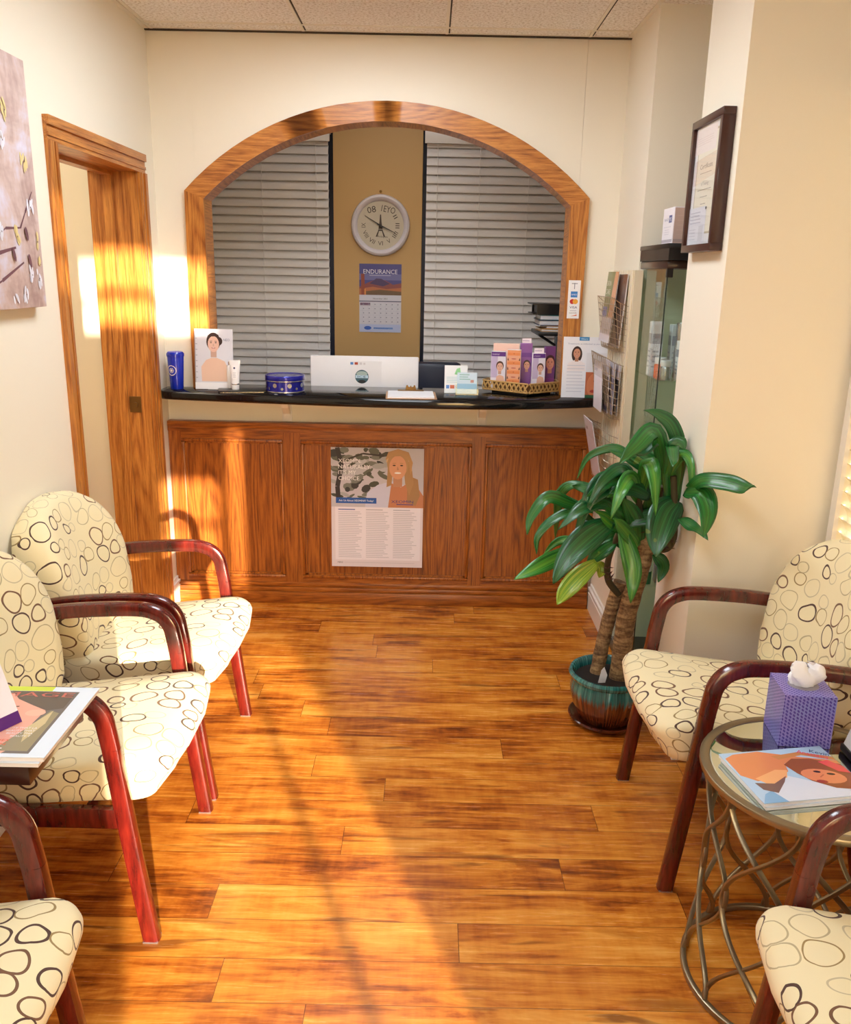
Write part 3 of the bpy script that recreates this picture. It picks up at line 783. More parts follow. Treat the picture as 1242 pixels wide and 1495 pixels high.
# computer: seen from behind
t = thing('computer_monitor', 'white computer monitor seen from behind, in the centre of the opening', 'computer', (-.305, 4.15, .75))
bm = bmesh.new(); box(bm, -.568, -.047, 4.135, 4.150, .82, 1.185, 0, .006); shell = obj('monitor_shell', bm, M['whitep'], t, world=True)
obj('monitor_screen', B(-.56, -.055, 4.1505, 4.153, .86, 1.175), M['black'], t, world=True)
bm = bmesh.new(); prism(bm, [(4.11, .75), (4.125, .95), (4.135, .95), (4.135, .93), (4.122, .758), (4.25, .756), (4.25, .75)], -.38, -.24, 'yz'); obj('monitor_stand', bm, M['silver'], t, world=True)
P = Print(.15, .11, (236,236,240), .0004)
P.ell(.055,.035,.033,.033,(60,96,110)); P.ell(.055,.048,.026,.014,(170,190,186)); P.rect(.024,.028,.085,.042,(190,220,236)); P.text("ICE",.055,.030,.014,(40,70,100),'c',.04); P.ell(.055,.012,.018,.008,(30,34,40))
P.rect(.0,.092,.014,.104,(70,130,200)); P.rect(.02,.092,.036,.104,(176,70,40)); P.rect(.044,.092,.056,.103,(210,208,214)); P.rect(.062,.092,.072,.102,(216,212,216))
o = P.build('rear_stickers', shell, (-.375, 4.1342, 1.052), (1,0,0), (0,0,1)); o['label'] = 'round logo and small card stickers'
# desk behind the counter
t = thing('office_desk', 'low desk hidden behind the counter carrying the monitor', 'desk', (-.2, 4.35, 0))
obj('desk_top', B(-1.0, .66, 4.09, 4.5, .72, .748, .003), M['cream'], t, world=True)
for x in (-.98, .63): obj('desk_side', B(x, x+.025, 4.1, 4.48, 0, .72), M['cream'], t, world=True)
# office chair back
t = thing('office_chair', 'navy high-backed office chair behind the monitor', 'office chair', (.03, 4.78, 0))
bm = bmesh.new(); box(bm, -.12, .19, 4.86, 4.93, .62, 1.09, 0, .03); obj('backrest', bm, M['navy'], t, world=True)
bm = bmesh.new(); box(bm, -.16, .22, 4.64, 4.9, .42, .50, 0, .03); obj('seat', bm, M['navy'], t, world=True)
bm = bmesh.new(); lathe(bm, [(0,.06),(.028,.06),(.028,.42),(0,.42)], .03, 4.78, 16)
for k in range(5):
    a = 2*PI*k/5; tube(bm, [(.03,4.78,.08),(.03+.25*math.cos(a),4.78+.25*math.sin(a),.05)], .016, 6)
obj('pedestal_base', bm, M['black'], t, world=True)
bm = bmesh.new(); tube(bm, [(.03,4.85,.45),(.03,4.95,.5),(.03,4.945,.8)], .018, 6); obj('back_support', bm, M['black'], t, world=True)
for k in range(5):
    a = 2*PI*k/5; bm = bmesh.new(); lathe(bm, [(0,0),(.012,.003),(.024,.02),(.02,.038),(0,.044)], .03+.25*math.cos(a), 4.78+.25*math.sin(a), 12); obj('caster', bm, M['black'], t, world=True)
# clipboard
t = thing('clipboard', 'brown clipboard holding blank white forms on the counter', 'clipboard', (-.075, 3.80, ZT), math.radians(2))
board = obj('board', B(-.112, .112, -.115, .115, 0, .004, .0015), flat('brown_hardboard', (176,136,100), .5), t)
obj('paper_stack', B(-.103, .10, -.108, .095, .004, .010), M['paper'], t)
bm = bmesh.new(); box(bm, -.06, .06, .085, .112, .010, .014, 0, .002)
bm2 = bm; prism(bm, [(-.025,.014),(-.02,.034),(-.014,.036),(-.012,.028),(-.004,.026),(0,.034),(.004,.026),(.012,.028),(.014,.036),(.02,.034),(.025,.014)], .095, .103, 'xz')
obj('metal_clip', bm, M['brass'], board)
# card holders
t = thing('leaflet_stack', 'white leaflet with small card logos standing beside the clear card holder', 'leaflet', (.125, 3.93, ZT))
P = Print(.105, .125, (238,240,242), .003); P.poly([(.045,.085),(.075,.08),(.07,.115),(.055,.11)], (150,214,150)); P.lines(.01,.095,.075,.045,4,(190,214,222)); P.rect(.008,.02,.022,.036,(90,140,210)); P.rect(.026,.02,.046,.036,(214,110,80)); P.rect(.05,.02,.062,.036,(226,214,206))
P.build('leaflet_front', t, (.075, 3.915, ZT+.001), (1,.05,0), (0,.14,1)); bm = bmesh.new(); prism(bm, [(3.925, ZT), (3.94, ZT+.09), (3.965, ZT)], .10, .15, 'yz'); obj('easel_back', bm, M['paper'], t, world=True)
t = thing('card_holder', 'clear acrylic holder of pale blue business cards on the counter', 'card holder', (.178, 3.88, ZT))
bm = bmesh.new(); box(bm, .125, .228, 3.862, 3.865, ZT, ZT+.028); box(bm, .125, .228, 3.865, 3.905, ZT, ZT+.003); box(bm, .125, .228, 3.902, 3.905, ZT+.003, ZT+.055); box(bm, .125, .128, 3.865, 3.902, ZT+.003, ZT+.03); box(bm, .225, .228, 3.865, 3.902, ZT+.003, ZT+.03)
obj('acrylic_tray', bm, M['glass'], t, world=True)
P = Print(.09, .095, (206,226,240), .012); P.rect(0,.02,.09,.045,(150,196,224)); P.rect(.06,.05,.075,.062,(206,150,140)); P.lines(.01,.06,.09,.06,3,(130,180,170)); P.build('cards', t, (.132, 3.878, ZT+.004), (1,0,0), (0,.12,1))
# woven basket with cosmetic cartons
BX, BY, BA = .455, 3.958, math.radians(0)
t = thing('woven_basket', 'low gold woven basket holding the cosmetic boxes', 'basket', (.44, 3.93, ZT))
gold = flat('gold_woven_reed', (206,166,104), .35, .2); goldd = flat('dark_reed', (110,74,40), .6)
bpoly = [(.262,3.985), (.452,3.845), (.602,3.965), (.595,4.055), (.29,4.055)]
obj('basket_floor', (lambda bm: (prism(bm, bpoly, ZT+.012, ZT+.018, 'xy'), bm)[1])(bmesh.new()), goldd, t, world=True)
bm = bmesh.new(); prism(bm, [((x-.44)*.8+.44, (y-3.96)*.8+3.96) for x, y in bpoly], ZT, ZT+.012, 'xy'); obj('turntable_foot', bm, M['black'], t, world=True)
bm = bmesh.new()
for (xa, ya), (xb, yb) in zip(bpoly, bpoly[1:]+bpoly[:1]):
    L = math.hypot(xb-xa, yb-ya); n = max(3, int(L/.022)); out = Vector((yb-ya, -(xb-xa), 0)).normalized()
    for i in range(n):
        f0, f1 = i/n, (i+1)/n
        for z0, z1, o_ in ((.016, .055, .004), (.055, .016, .009)):
            p0 = Vector((xa+(xb-xa)*f0, ya+(yb-ya)*f0, ZT+z0))+out*o_; p1 = Vector((xa+(xb-xa)*f1, ya+(yb-ya)*f1, ZT+z1))+out*o_
            sweep(bm, [p0, (p0+p1)/2+out*.003, p1], [(-.0035,-.0012),(.0035,-.0012),(.0035,.0012),(-.0035,.0012)], out)
    for zz in (.016, .056): tube(bm, [Vector((xa,ya,ZT+zz))+out*.006, Vector((xb,yb,ZT+zz))+out*.006], .004, 6)
obj('woven_side', bm, gold, t, world=True)
bm = bmesh.new()
for (xa, ya), (xb, yb) in zip(bpoly, bpoly[1:]+bpoly[:1]):
    prism(bm, [(xa,ya),(xb,yb),(xb*.98+.44*.02,yb*.98+3.96*.02),(xa*.98+.44*.02,ya*.98+3.96*.02)], ZT+.018, ZT+.052, 'xy')
obj('basket_wall', bm, goldd, t, world=True)
ZB = ZT+.0185
def carton(name, label, x, y, rot, w, d, h, col, art, lid=None, tab=False):
    t = thing(name, label, 'box', (x, y, ZB), rot, 'cosmetic cartons in the woven basket')
    bm = bmesh.new(); box(bm, -w/2, w/2, -d/2, d/2, 0, h, 0, .0008); obj('carton', bm, ink(col), t)
    P = Print(w*.96, h*.97, col, .0004); art(P, w*.96, h*.97)
    # front print in local frame (parent unrotated at build): build local by hand
    o = P.build('front_print', None, (-w*.48, -d/2-.0005, h*.015), (1,0,0), (0,0,1)); o.parent = t
    if tab:
        P = Print(w*.75, .022, (246,232,240), .001); P.rect(.002,.008,w*.6,.012,(190,170,200)); o = P.build('header_tab', None, (-w*.37, -.002, h), (1,0,0), (0,0,1)); o.parent = t
    return t
def art_tall(P, w, h):
    P.rect(0, h*.88, w, h, (92,40,130)); P.text("DYSPORT", w*.08, h*.915, .008, (230,220,240), 'l', w*.5); P.rect(0, 0, w, h*.88, (226,222,236)); P.rect(0, h*.3, w*.45, h*.88, (196,180,214))
    P.portrait(w*.62, h*.6, w*.26, (86,54,44), (228,180,158), (190,90,90)); P.poly([(w*.35,h*.12),(w*.4,h*.33),(w*.6,h*.38),(w*.9,h*.34),(w,h*.2),(w,h*.12)], (222,176,154)); P.rect(w*.3,0,w,h*.13,(238,236,242))
def art_orange(P, w, h):
    P.rect(0,0,w,h,(240,160,110))
    for k in range(4):
        y = h*(.03+.235*k); P.poly([(w*.02,y),(w*.98,y),(w*.98,y+h*.06),(w*.02,y+h*.06)], (96,48,34)); P.poly([(w*.12,y+.0),(w*.88,y),(w*.98,y+h*.13),(w*.02,y+h*.13)], (236,172,140))
        P.ell(w*.5, y+h*.045, w*.2, h*.014, (196,96,84), 12); P.rect(w*.0,y+h*.13,w,y+h*.20,(234,140,84)); P.ell(w*.5,y+h*.175,w*.05,h*.018,(206,110,60),10)
def art_purple(P, w, h):
    P.rect(0,0,w,h,(140,84,160)); P.rect(0,h*.7,w,h*.8,(110,50,140)); P.portrait(w*.6, h*.52, w*.3, (60,36,40), (220,160,140)); P.rect(0,0,w,h*.1,(120,60,140))
def art_side(P, w, h):
    P.rect(0,0,w,h,(120,70,130)); P.portrait(w*.5, h*.62, w*.5, (70,40,44), (214,150,130)); P.rect(0,0,w,h*.25,(140,70,140))
carton('cosmetic_box', 'white and purple carton with a woman touching her cheek, front left of the basket', .322, 3.965, math.radians(-8), .068, .02, .172, (236,234,240), art_tall)
carton('cosmetic_box', 'orange carton printed with four stacked pairs of lips, in the middle of the basket', .392, 3.952, math.radians(-12), .062, .02, .182, (240,226,224), art_orange)
carton('cosmetic_box', 'tall pink carton at the back of the basket behind the orange one', .36, 4.01, math.radians(-6), .12, .02, .205, (246,214,202), lambda P,w,h: P.rect(0,0,w,h,(246,206,190)), None, False)
carton('cosmetic_box', 'purple carton with header tab behind the orange box', .452, 4.008, math.radians(-4), .055, .02, .208, (170,120,186), art_purple, None, True)
carton('cosmetic_box', 'purple-topped carton of a dark-haired woman in profile, front right of the basket', .505, 3.957, math.radians(8), .06, .02, .168, (236,230,240), art_tall, None, True)
carton('cosmetic_box', 'dark purple carton at the right end of the basket', .560, 4.0, math.radians(14), .05, .02, .196, (130,80,140), art_side)
# brochure sign
t = thing('brochure_sign', 'tall white brochure sign with a dark-haired woman, at the right end of the counter', 'sign', (.66, 3.86, ZT))
P = Print(.205, .268, (236,238,246), .004); P.rect(.07,.252,.115,.268,(60,140,196)); P.text("fillers",.078,.256,.010,(220,240,250),'l',.03)
P.text("Treatments as individual as you are",.02,.235,.009,(140,150,180),'l',.16); P.portrait(.062,.198,.019,(54,32,34),(206,146,120),(170,60,60),(238,232,236),True)
P.lines(.02,.11,.15,.02,9,(206,210,224),.003)
P.build('sign_board', t, (.60, 3.845, ZT+.001), (1,.03,0), (0,.06,1))
bm = bmesh.new(); prism(bm, [(3.852, ZT), (3.868, ZT+.20), (3.90, ZT)], .66, .74, 'yz'); obj('easel_back', bm, M['paper'], t, world=True)
t = thing('brochure', 'brochure with an orange-toned face leaning on the white sign', 'brochure', (.755, 3.865, ZT))
P = Print(.09, .20, (226,228,236), .003); P.rect(0,0,.09,.115,(186,104,70)); P.ell(.055,.055,.05,.06,(206,128,92)); P.ell(.05,.075,.014,.006,(60,30,26),10); P.ell(.035,.03,.014,.007,(170,60,50),10); P.rect(0,0,.09,.014,(40,90,60)); P.text("Vivid",.025,.15,.02,(150,150,164),'l',.05)
P.build('brochure_cover', t, (.705, 3.838, ZT+.001), (1,.03,0), (0,.07,1))

# ================================================================== OFFICE WALL: clock and calendar
CX, CY_, CZ = -.293, 5.198, 1.835
clk = thing('wall_clock', 'round white wall clock with roman numerals on the mustard wall', 'clock', (CX, 5.17, CZ-.17))
def yd(bm, prof, cz=CZ, cx=CX, y0=5.199, n=48):   # lathe around the y axis: prof (r, outward)
    rings = []
    for r_, d in prof:
        rings.append([bm.verts.new((cx, y0-d, cz))] if r_ < 1e-6 else [bm.verts.new((cx+r_*math.cos(2*PI*i/n), y0-d, cz+r_*math.sin(2*PI*i/n))) for i in range(n)])
    for a, b in zip(rings, rings[1:]):
        for i in range(n):
            j = (i+1) % n
            if len(a) == 1: bm.faces.new((a[0], b[i], b[j]))
            elif len(b) == 1: bm.faces.new((a[i], a[j], b[0]))
            else: bm.faces.new((a[i], a[j], b[j], b[i]))
bm = bmesh.new(); yd(bm, [(0,0),(.17,0),(.171,.01),(.165,.026),(.155,.032),(.145,.028),(.137,.018),(.134,.012),(0,.012)]); obj('clock_case', bm, flat('white_clock_case', (226,220,226), .4), clk, world=True)
P = Print(.262, .262, (206,196,176), .0003)
# the square sheet is trimmed to a round dial
P.cols = [(206,196,176)]
dial = bmesh.new(); yd(dial, [(0,.0125),(.134,.0125),(.134,.0135),(0,.0135)]); obj('dial', dial, flat('aged_cream_dial', (208,198,176), .5), clk, world=True)
bm = bmesh.new()
def mark(pts, mi=0): bm.faces.new([bm.verts.new((CX+x, 5.1845, CZ+z)) for x, z in pts])
def tmark(s, x, z, size, width=None, rot=0):
    vs, fs = text_polys(s); x0 = min(v[0] for v in vs); x1 = max(v[0] for v in vs); y0_ = min(v[1] for v in vs); y1_ = max(v[1] for v in vs)
    sx = size if width is None else width/(x1-x0); q = []
    for a, b in vs:
        a = (a-(x0+x1)/2)*sx; b = (b-(y0_+y1_)/2)*size
        q.append(bm.verts.new((CX+x+a*math.cos(rot)-b*math.sin(rot), 5.1848, CZ+z+a*math.sin(rot)+b*math.cos(rot))))
    for f in fs:
        try: bm.faces.new([q[i] for i in f])
        except ValueError: pass
nums = {2:'II',3:'III',4:'IIII',5:'V',6:'VI',7:'VII',8:'VIII',9:'IX'}
for h, s in nums.items():
    a = PI/2-h*PI/6; tmark(s, .098*math.cos(a), .098*math.sin(a), .034, {2:.018,3:.028,4:.034,5:.02,6:.028,7:.036,8:.04,9:.026}[h], a-PI/2 if h not in (4,5,6,7,8) else a+PI/2)
tmark('08', -.052, .086, .05, .05, .2); tmark('1EYO', .045, .088, .05, .08, -.2)
tw = [(-.003,.06),(.003,.06),(.006,.02),(.012,-.02),(.028,-.062),(.018,-.062),(.010,-.035),(-.010,-.035),(-.018,-.062),(-.028,-.062),(-.012,-.02),(-.006,.02)]
mark([tw[0],tw[1],tw[2],tw[11]]); mark([tw[11],tw[2],tw[3],tw[10]]); mark([(-.013,-.022),(.013,-.022),(.014,-.03),(-.014,-.03)]); mark([(.012,-.025),(.028,-.062),(.018,-.062),(.008,-.03)]); mark([(-.012,-.025),(-.028,-.062),(-.018,-.062),(-.008,-.03)])
tmark('Antiques', .012, -.062, .016, .06, -.05)
obj('dial_printing', bm, flat('dial_ink', (78,66,56), .6), clk, world=True, smooth=0)
def hand(name, ang, L, wd, yo):
    bm = bmesh.new(); c, s = math.cos(ang), math.sin(ang); px_, pz = -s*wd/2, c*wd/2
    prism(bm, [(CX-c*.02+px_, CZ-s*.02+pz), (CX+c*L+px_*.3, CZ+s*L+pz*.3), (CX+c*L-px_*.3, CZ+s*L-pz*.3), (CX-c*.02-px_, CZ-s*.02-pz)], 5.199-yo, 5.199-yo-.0012); obj(name, bm, M['black'], clk, world=True)
hand('minute_hand', PI/2+math.radians(60), .105, .008, .018); hand('hour_hand', PI/2-math.radians(115), .095, .009, .0205)
bm = bmesh.new(); yd(bm, [(0,.0145),(.006,.0145),(.006,.024),(0,.025)], n=14); obj('hub', bm, M['black'], clk, world=True)
bm = bmesh.new(); yd(bm, [(0,0),(.004,0),(.004,.008),(.008,.010),(0,.012)], cz=CZ+.185, n=10); o = obj('wall_nail', bm, M['brass']); tag(o, 'small brass nail in the mustard wall just above the clock', 'nail')
# calendar
w_, h_ = .248, .392
P = Print(w_, h_, (216,218,232), .003)
P.rect(0,.215,w_,h_,(70,70,140)); P.rect(0,.30,w_,.335,(110,110,170)); P.poly([(0,.26),(.05,.285),(.1,.305),(.15,.30),(.2,.275),(w_,.285),(w_,.215),(0,.215)],(140,70,70)); P.poly([(.06,.28),(.1,.31),(.13,.308),(.18,.28),(.14,.265)],(70,50,100))
P.poly([(0,.25),(.08,.262),(.16,.25),(w_,.258),(w_,.215),(0,.215)],(190,110,70)); P.poly([(.04,.236),(.12,.246),(w_,.236),(w_,.215),(.04,.215)],(110,84,60)); P.poly([(.01,.335),(.03,.335),(.034,.215),(.012,.215)],(150,70,50)); P.poly([(.03,.25),(.038,.25),(.038,.215),(.03,.215)],(226,150,80))
P.text("ENDURANCE",.124,.336,.036,(236,236,250),'c',.20); P.rect(.06,.325,.185,.328,(200,200,230))
P.text("November 2021",.124,.19,.013,(70,70,90),'c',.085); P.rect(0,.176,w_,.181,(70,70,110))
P.rect(.005,.155,.065,.17,(120,90,120))
for i in range(7):
    P.rect(.018+i*.034,.05,.0188+i*.034,.172,(186,190,212))
    for j in range(5): P.rect(.022+i*.034,.158-j*.025,.028+i*.034,.164-j*.025,(140,144,170))
for j in range(5): P.rect(.005,.148-j*.025,w_-.005,.1488-j*.025,(186,190,212))
P.rect(0,0,w_,.045,(190,204,240)); P.ell(.05,.024,.022,.011,(50,100,200)); P.rect(.085,.018,.20,.028,(110,150,220)); P.text("Chamber",.085,.018,.012,(60,100,200),'l',.09)
cal = P.build('wall_calendar', None, (-.417, 5.1965, 1.230), (1,0,0), (0,0,1)); tag(cal, 'wall calendar headed ENDURANCE with a desert picture, under the clock', 'calendar')

# file shelves at right of the office
t = thing('desk_hutch', 'black desktop shelf unit behind the right jamb of the arch', 'shelf unit', (.82, 4.72, 0))
obj('upright', B(.70, .72, 4.55, 4.85, 0, 1.27), M['black'], t, world=True); obj('upright', B(1.1, 1.12, 4.55, 4.85, 0, 1.27), M['black'], t, world=True)
obj('shelf', B(.57, 1.14, 4.54, 4.86, 1.27, 1.29, .002), M['black'], t, world=True); obj('shelf', B(.72, 1.1, 4.55, 4.85, .98, 1.0), M['black'], t, world=True)
obj('drawer_front', B(.665, 1.12, 4.53, 4.549, 0, 1.268, .002), M['black'], t, world=True)
obj('back_panel', B(.72, 1.1, 4.83, 4.85, .1, 1.27), M['black'], t, world=True)
bm = bmesh.new(); tube(bm, [(.585,4.6,1.27),(.70,4.6,1.20)], .008, 6); obj('shelf_bracket', bm, M['black'], t, world=True)
def folder(name, label, x0, x1, y0, y1, z0, z1, col, rot=0):
    t = thing(name, label, name.split('_')[-1], ((x0+x1)/2, (y0+y1)/2, z0), rot, 'folders stacked on the office shelf unit')
    X, Y, Z_ = (x1-x0)/2, (y1-y0)/2, z1-z0
    bm = bmesh.new(); box(bm, -X, X, -Y, Y, 0, .003); box(bm, -X, X, -Y, Y, Z_-.003, Z_); box(bm, X-.004, X, -Y, Y, .003, Z_-.003); obj('cover', bm, flat('folder_%d_%d_%d' % col, col, .4), t)
    obj('sheets', B(-X+.006, X-.006, -Y+.004, Y-.004, .003, Z_-.003), M['paper'] if col != (18,18,20) else M['black'], t)
folder('manila_folder', 'manila folder, lowest of the office stack', .585, .86, 4.56, 4.80, 1.2905, 1.306, (206,160,96))
folder('manila_folder', 'second manila folder from the bottom of the office stack', .61, .88, 4.56, 4.80, 1.3065, 1.322, (190,140,84))
folder('ring_binder', 'navy binder lying under the teal one', .572, .86, 4.56, 4.80, 1.3225, 1.350, (24,40,90))
folder('ring_binder', 'teal binder in the middle of the office stack', .575, .88, 4.56, 4.80, 1.3505, 1.376, (20,96,100))
t = thing('letter_tray', 'black letter tray on top of the teal binder', 'tray', (.72, 4.68, 1.3765), 0)
bm = bmesh.new(); box(bm, -.18, .17, -.12, .12, 0, .006); box(bm, -.16, .17, -.12, -.115, .006, .05); box(bm, -.16, .17, .115, .12, .006, .05); box(bm, -.185, .17, -.12, .12, .05, .056); box(bm, -.15, -.14, -.115, .115, .006, .05)
obj('tray_body', bm, M['black'], t); obj('papers', B(-.13, .16, -.11, .11, .0065, .02), M['black'], t)
# ================================================================== RIGHT SIDE
# wall-hung brochure rack
t = thing('brochure_rack', 'cream slatted wall rack with three wire pockets on the right wall', 'brochure rack', (.80, 3.6, .62))
bm = bmesh.new(); box(bm, .786, .818, 3.402, 3.78, .62, 1.60)
obj('rack_board', bm, M['cream'], t, world=True)
bm = bmesh.new()
for k in range(9): box(bm, .778, .786, 3.415+k*.041, 3.438+k*.041, .62, 1.60, 0, .002)
obj('rack_slats', bm, M['cream'], t, world=True)
def pocket(z1, z0, dt, db, ya=3.41, yb=3.77):
    bm = bmesh.new(); xw = .776; W = .0022; nz = 8
    def ringpts(f, lift=0):
        d = db+(dt-db)*f; z = z0+(z1-z0)*f
        return [(xw-.003, ya, z-lift*.6), (xw-d*.55, ya+.004, z), (xw-d, ya+.03, z+lift), (xw-d, yb-.03, z+lift), (xw-d*.55, yb-.004, z), (xw-.003, yb, z-lift*.6)]
    for i in range(nz+1):
        tube(bm, ringpts(i/nz, .02*i/nz), W*.55 if i < nz else W*.8, 5)
    for k in range(14):
        y = ya+.03+(yb-ya-.06)*k/13
        tube(bm, [(xw-.003, y, z0), (xw-db, y, z0), (xw-dt, y, z1+.02)], W*.5, 5)
    for k in range(3):
        f = (k+1)/3.5
        for yy in (ya, yb): tube(bm, [(xw-db*f, yy, z0), (xw-dt*f, yy, z1)], W*.5, 5)
    obj('wire_pocket', bm, M['wire'], t, world=True)
pocket(1.475, 1.285, .062, .030); pocket(1.245, 1.02, .072, .034); pocket(.955, .72, .066, .034)
def mag(name, label, cat, o, right, up, w, h, th, col, art, group=None, rough=.25):
    P = Print(w, h, col, .0006, rough); art(P, w, h)
    o = Vector(o); r_ = Vector(right).normalized(); u = Vector(up).normalized(); n = r_.cross(u)
    t = thing(name, label, cat, tuple(o), 0, group)
    P.build('cover', t, o, r_, u)
    bm = bmesh.new()
    c8 = [bm.verts.new(o+r_*x+u*y-n*d) for d in (.0007, th) for x, y in ((.001,.001),(w-.002,.001),(w-.002,h-.001),(.001,h-.001))]
    for a in ((0,1,2,3),(7,6,5,4),(0,4,5,1),(1,5,6,2),(2,6,7,3),(3,7,4,0)): bm.faces.new([c8[i] for i in a])
    obj('pages', bm, M['paper'], t, world=True, smooth=0)
    return t
def art_a(P,w,h):
    P.rect(0,0,w,h,(130,140,96)); P.poly([(0,0),(w*.6,0),(w*.45,h),(0,h)],(140,148,104)); P.poly([(w*.45,0),(w,0),(w,h),(w*.7,h)],(226,170,130)); P.rect(0,h*.35,w*.4,h*.5,(90,120,200)); P.rect(0,0,w,h*.35,(220,214,220)); P.text("SKIN",w*.05,h*.8,.03,(220,226,200),'l',w*.4); P.text("CARE",w*.05,h*.68,.03,(220,226,200),'l',w*.4)
def art_b(P,w,h): P.rect(0,h*.7,w,h,(206,200,206)); P.text("LASER",w*.1,h*.8,.02,(90,80,110))
mag('magazine', 'green and peach magazine sticking up from the top rack pocket', 'magazine', (.735, 3.765, 1.31), (0,-1,0), (.08,0,1), .21, .285, .004, (130,140,96), art_a)
mag('magazine', 'dark magazine behind the green one in the top rack pocket', 'magazine', (.752, 3.66, 1.30), (0,-1,0), (.06,0,1), .21, .285, .006, (90,60,50), lambda P,w,h: P.rect(0,h*.8,w,h,(110,76,60)))
for i, (x, y, zt_, c, lb) in enumerate([(.716,3.70,.20,(226,222,232),'white brochure at the front of the middle rack pocket'),(.732,3.66,.215,(70,64,84),'charcoal brochure second in the middle rack pocket'),(.746,3.63,.21,(150,146,166),'grey brochure third in the middle rack pocket'),(.758,3.60,.205,(54,50,60),'black brochure at the back of the middle rack pocket')]):
    mag('brochure', lb, 'brochure', (x+.004, y, 1.03), (0,-1,0), (-.04+.02*i,0,1), .17, zt_, .004, c, art_b, 'brochures in the middle rack pocket')
mag('brochure', 'pale brochure tucked in the lowest rack pocket', 'brochure', (.742, 3.72, .725), (0,-1,0), (-.22,0,1), .20, .27, .004, (214,206,216), art_b)

# glass display cabinet
t = thing('display_cabinet', 'tall narrow glass display cabinet with black top, between rack and pilaster', 'display cabinet', (1.03, 3.275, 0))
x0, x1, y0, y1 = .824, 1.235, 3.085, 3.475
obj('cabinet_base', B(x0, x1, y0, y1, 0, .05, .002), M['black'], t, world=True)
obj('cabinet_top', B(x0-.002, x1, y0-.004, y1, 1.605, 1.632, .002), M['darkbrown'], t, world=True)
for nm, a in (('side_glass', (x0+.001, x0+.005, y0+.006, y1-.004)), ('front_glass', (x0+.006, x1-.004, y0, y0+.004)), ('side_glass', (x1-.005, x1-.001, y0+.006, y1-.004)), ('back_glass', (x0+.006, x1-.006, y1-.006, y1-.002))):
    obj(nm, B(*a, .051, 1.604), M['glass'], t, world=True)
bm = bmesh.new(); box(bm, x0, x0+.004, y0-.001, y0+.003, .05, 1.605); obj('glass_edge', bm, flat('green_glass_edge', (46,62,56), .2), t, world=True)
bm = bmesh.new(); box(bm, x0-.001, x0+.02, y0-.003, y0+.012, 1.575, 1.606); box(bm, x0-.001, x0+.02, y0-.003, y0+.012, .05, .08); obj('hinge', bm, M['black'], t, world=True)
SZ = (.43, .82, 1.215)
for z in SZ: obj('glass_shelf', B(x0+.008, x1-.008, y0+.008, y1-.01, z-.005, z), M['glass'], t, world=True)
for z in SZ:
    for yy in (y0+.03, y1-.03): pass
def pbox(name, label, cat, x0_, x1_, y0_, y1_, z0_, h, col, art=None, group='products inside the glass cabinet'):
    t = thing(name, label, cat, ((x0_+x1_)/2, (y0_+y1_)/2, z0_), 0, group)
    X, Y = (x1_-x0_)/2, (y1_-y0_)/2
    obj('carton', B(-X, X, -Y, Y, 0, h, .0008), ink(col), t)
    P = Print(2*Y*.94, h*.94, col, .0003)
    (art or (lambda P,w,h: (P.rect(0,h*.6,w,h*.8,(150,154,170)), P.lines(.004,w*.9,h*.5,h*.1,4,(170,174,190)))))(P, 2*Y*.94, h*.94)
    o = P.build('side_print', None, (-X-.0004, Y*.94, h*.03), (0,-1,0), (0,0,1)); o.parent = t
    P = Print(2*X*.94, h*.94, col, .0003)
    (art or (lambda P,w,h: (P.rect(0,h*.6,w,h*.8,(150,154,170)), P.lines(.004,w*.9,h*.5,h*.1,4,(170,174,190)))))(P, 2*X*.94, h*.94)
    o = P.build('front_print', None, (-X*.94, -Y-.0004, h*.03), (1,0,0), (0,0,1)); o.parent = t
    return t
s = 1.2155
def jar(name, label, x, y, z, r, h, mat, lidm, cat='jar'):
    t = thing(name, label, cat, (x, y, z), 0, 'products inside the glass cabinet')
    bm = bmesh.new(); lathe(bm, [(0,0),(r*.95,0),(r,.003),(r,h*.62),(r*.9,h*.68),(0,h*.68)], n=20); obj('jar_body', bm, mat, t)
    bm = bmesh.new(); lathe(bm, [(r*.94,h*.69),(r*.96,h*.7),(r*.96,h*.98),(r*.9,h),(0,h)], n=20); lathe(bm, [(0,h*.69),(r*.94,h*.69)], n=20); obj('lid', bm, lidm, t)
orange = flat('orange_label', (236,110,50), .4); green = flat('green_cap', (30,130,80), .35)
jar('cosmetic_jar', 'orange jar on the upper shelf of the glass cabinet', .858, 3.19, s, .022, .075, orange, M['whitep'])
jar('cosmetic_jar', 'pale grey jar at the front corner of the upper cabinet shelf', .862, 3.13, s, .020, .07, M['silver'], M['whitep'])
pbox('product_box', 'tall white box in the front of the upper cabinet shelf', 'box', .90, .94, 3.11, 3.15, s, .14, (238,238,242))
pbox('product_box', 'wide grey and white box at the back of the upper cabinet shelf', 'box', .91, 1.0, 3.26, 3.30, s, .19, (206,210,214))
pbox('product_box', 'white lilac box at the left glass of the upper cabinet shelf', 'box', .835, .875, 3.25, 3.30, s, .20, (232,232,242))
jar('glass_jar', 'clear steel-lidded jar in the middle of the upper cabinet shelf', .94, 3.21, s, .030, .20, M['silver'], M['silver'])
s = .8205
jar('cosmetic_jar', 'maroon jar on the middle cabinet shelf', .862, 3.24, s, .030, .085, flat('maroon_jar', (70,20,28), .3), flat('maroon_lid', (60,16,24), .3))
pbox('product_box', 'small white box on the middle cabinet shelf in front of the maroon jar', 'box', .845, .885, 3.13, 3.17, s, .06, (236,236,240))
pbox('product_box', 'white box at the front of the middle cabinet shelf', 'box', .90, .98, 3.11, 3.15, s, .10, (226,230,228))
pbox('product_box', 'green-topped box at the back of the middle cabinet shelf', 'box', .90, .96, 3.22, 3.26, s, .10, (60,120,100))
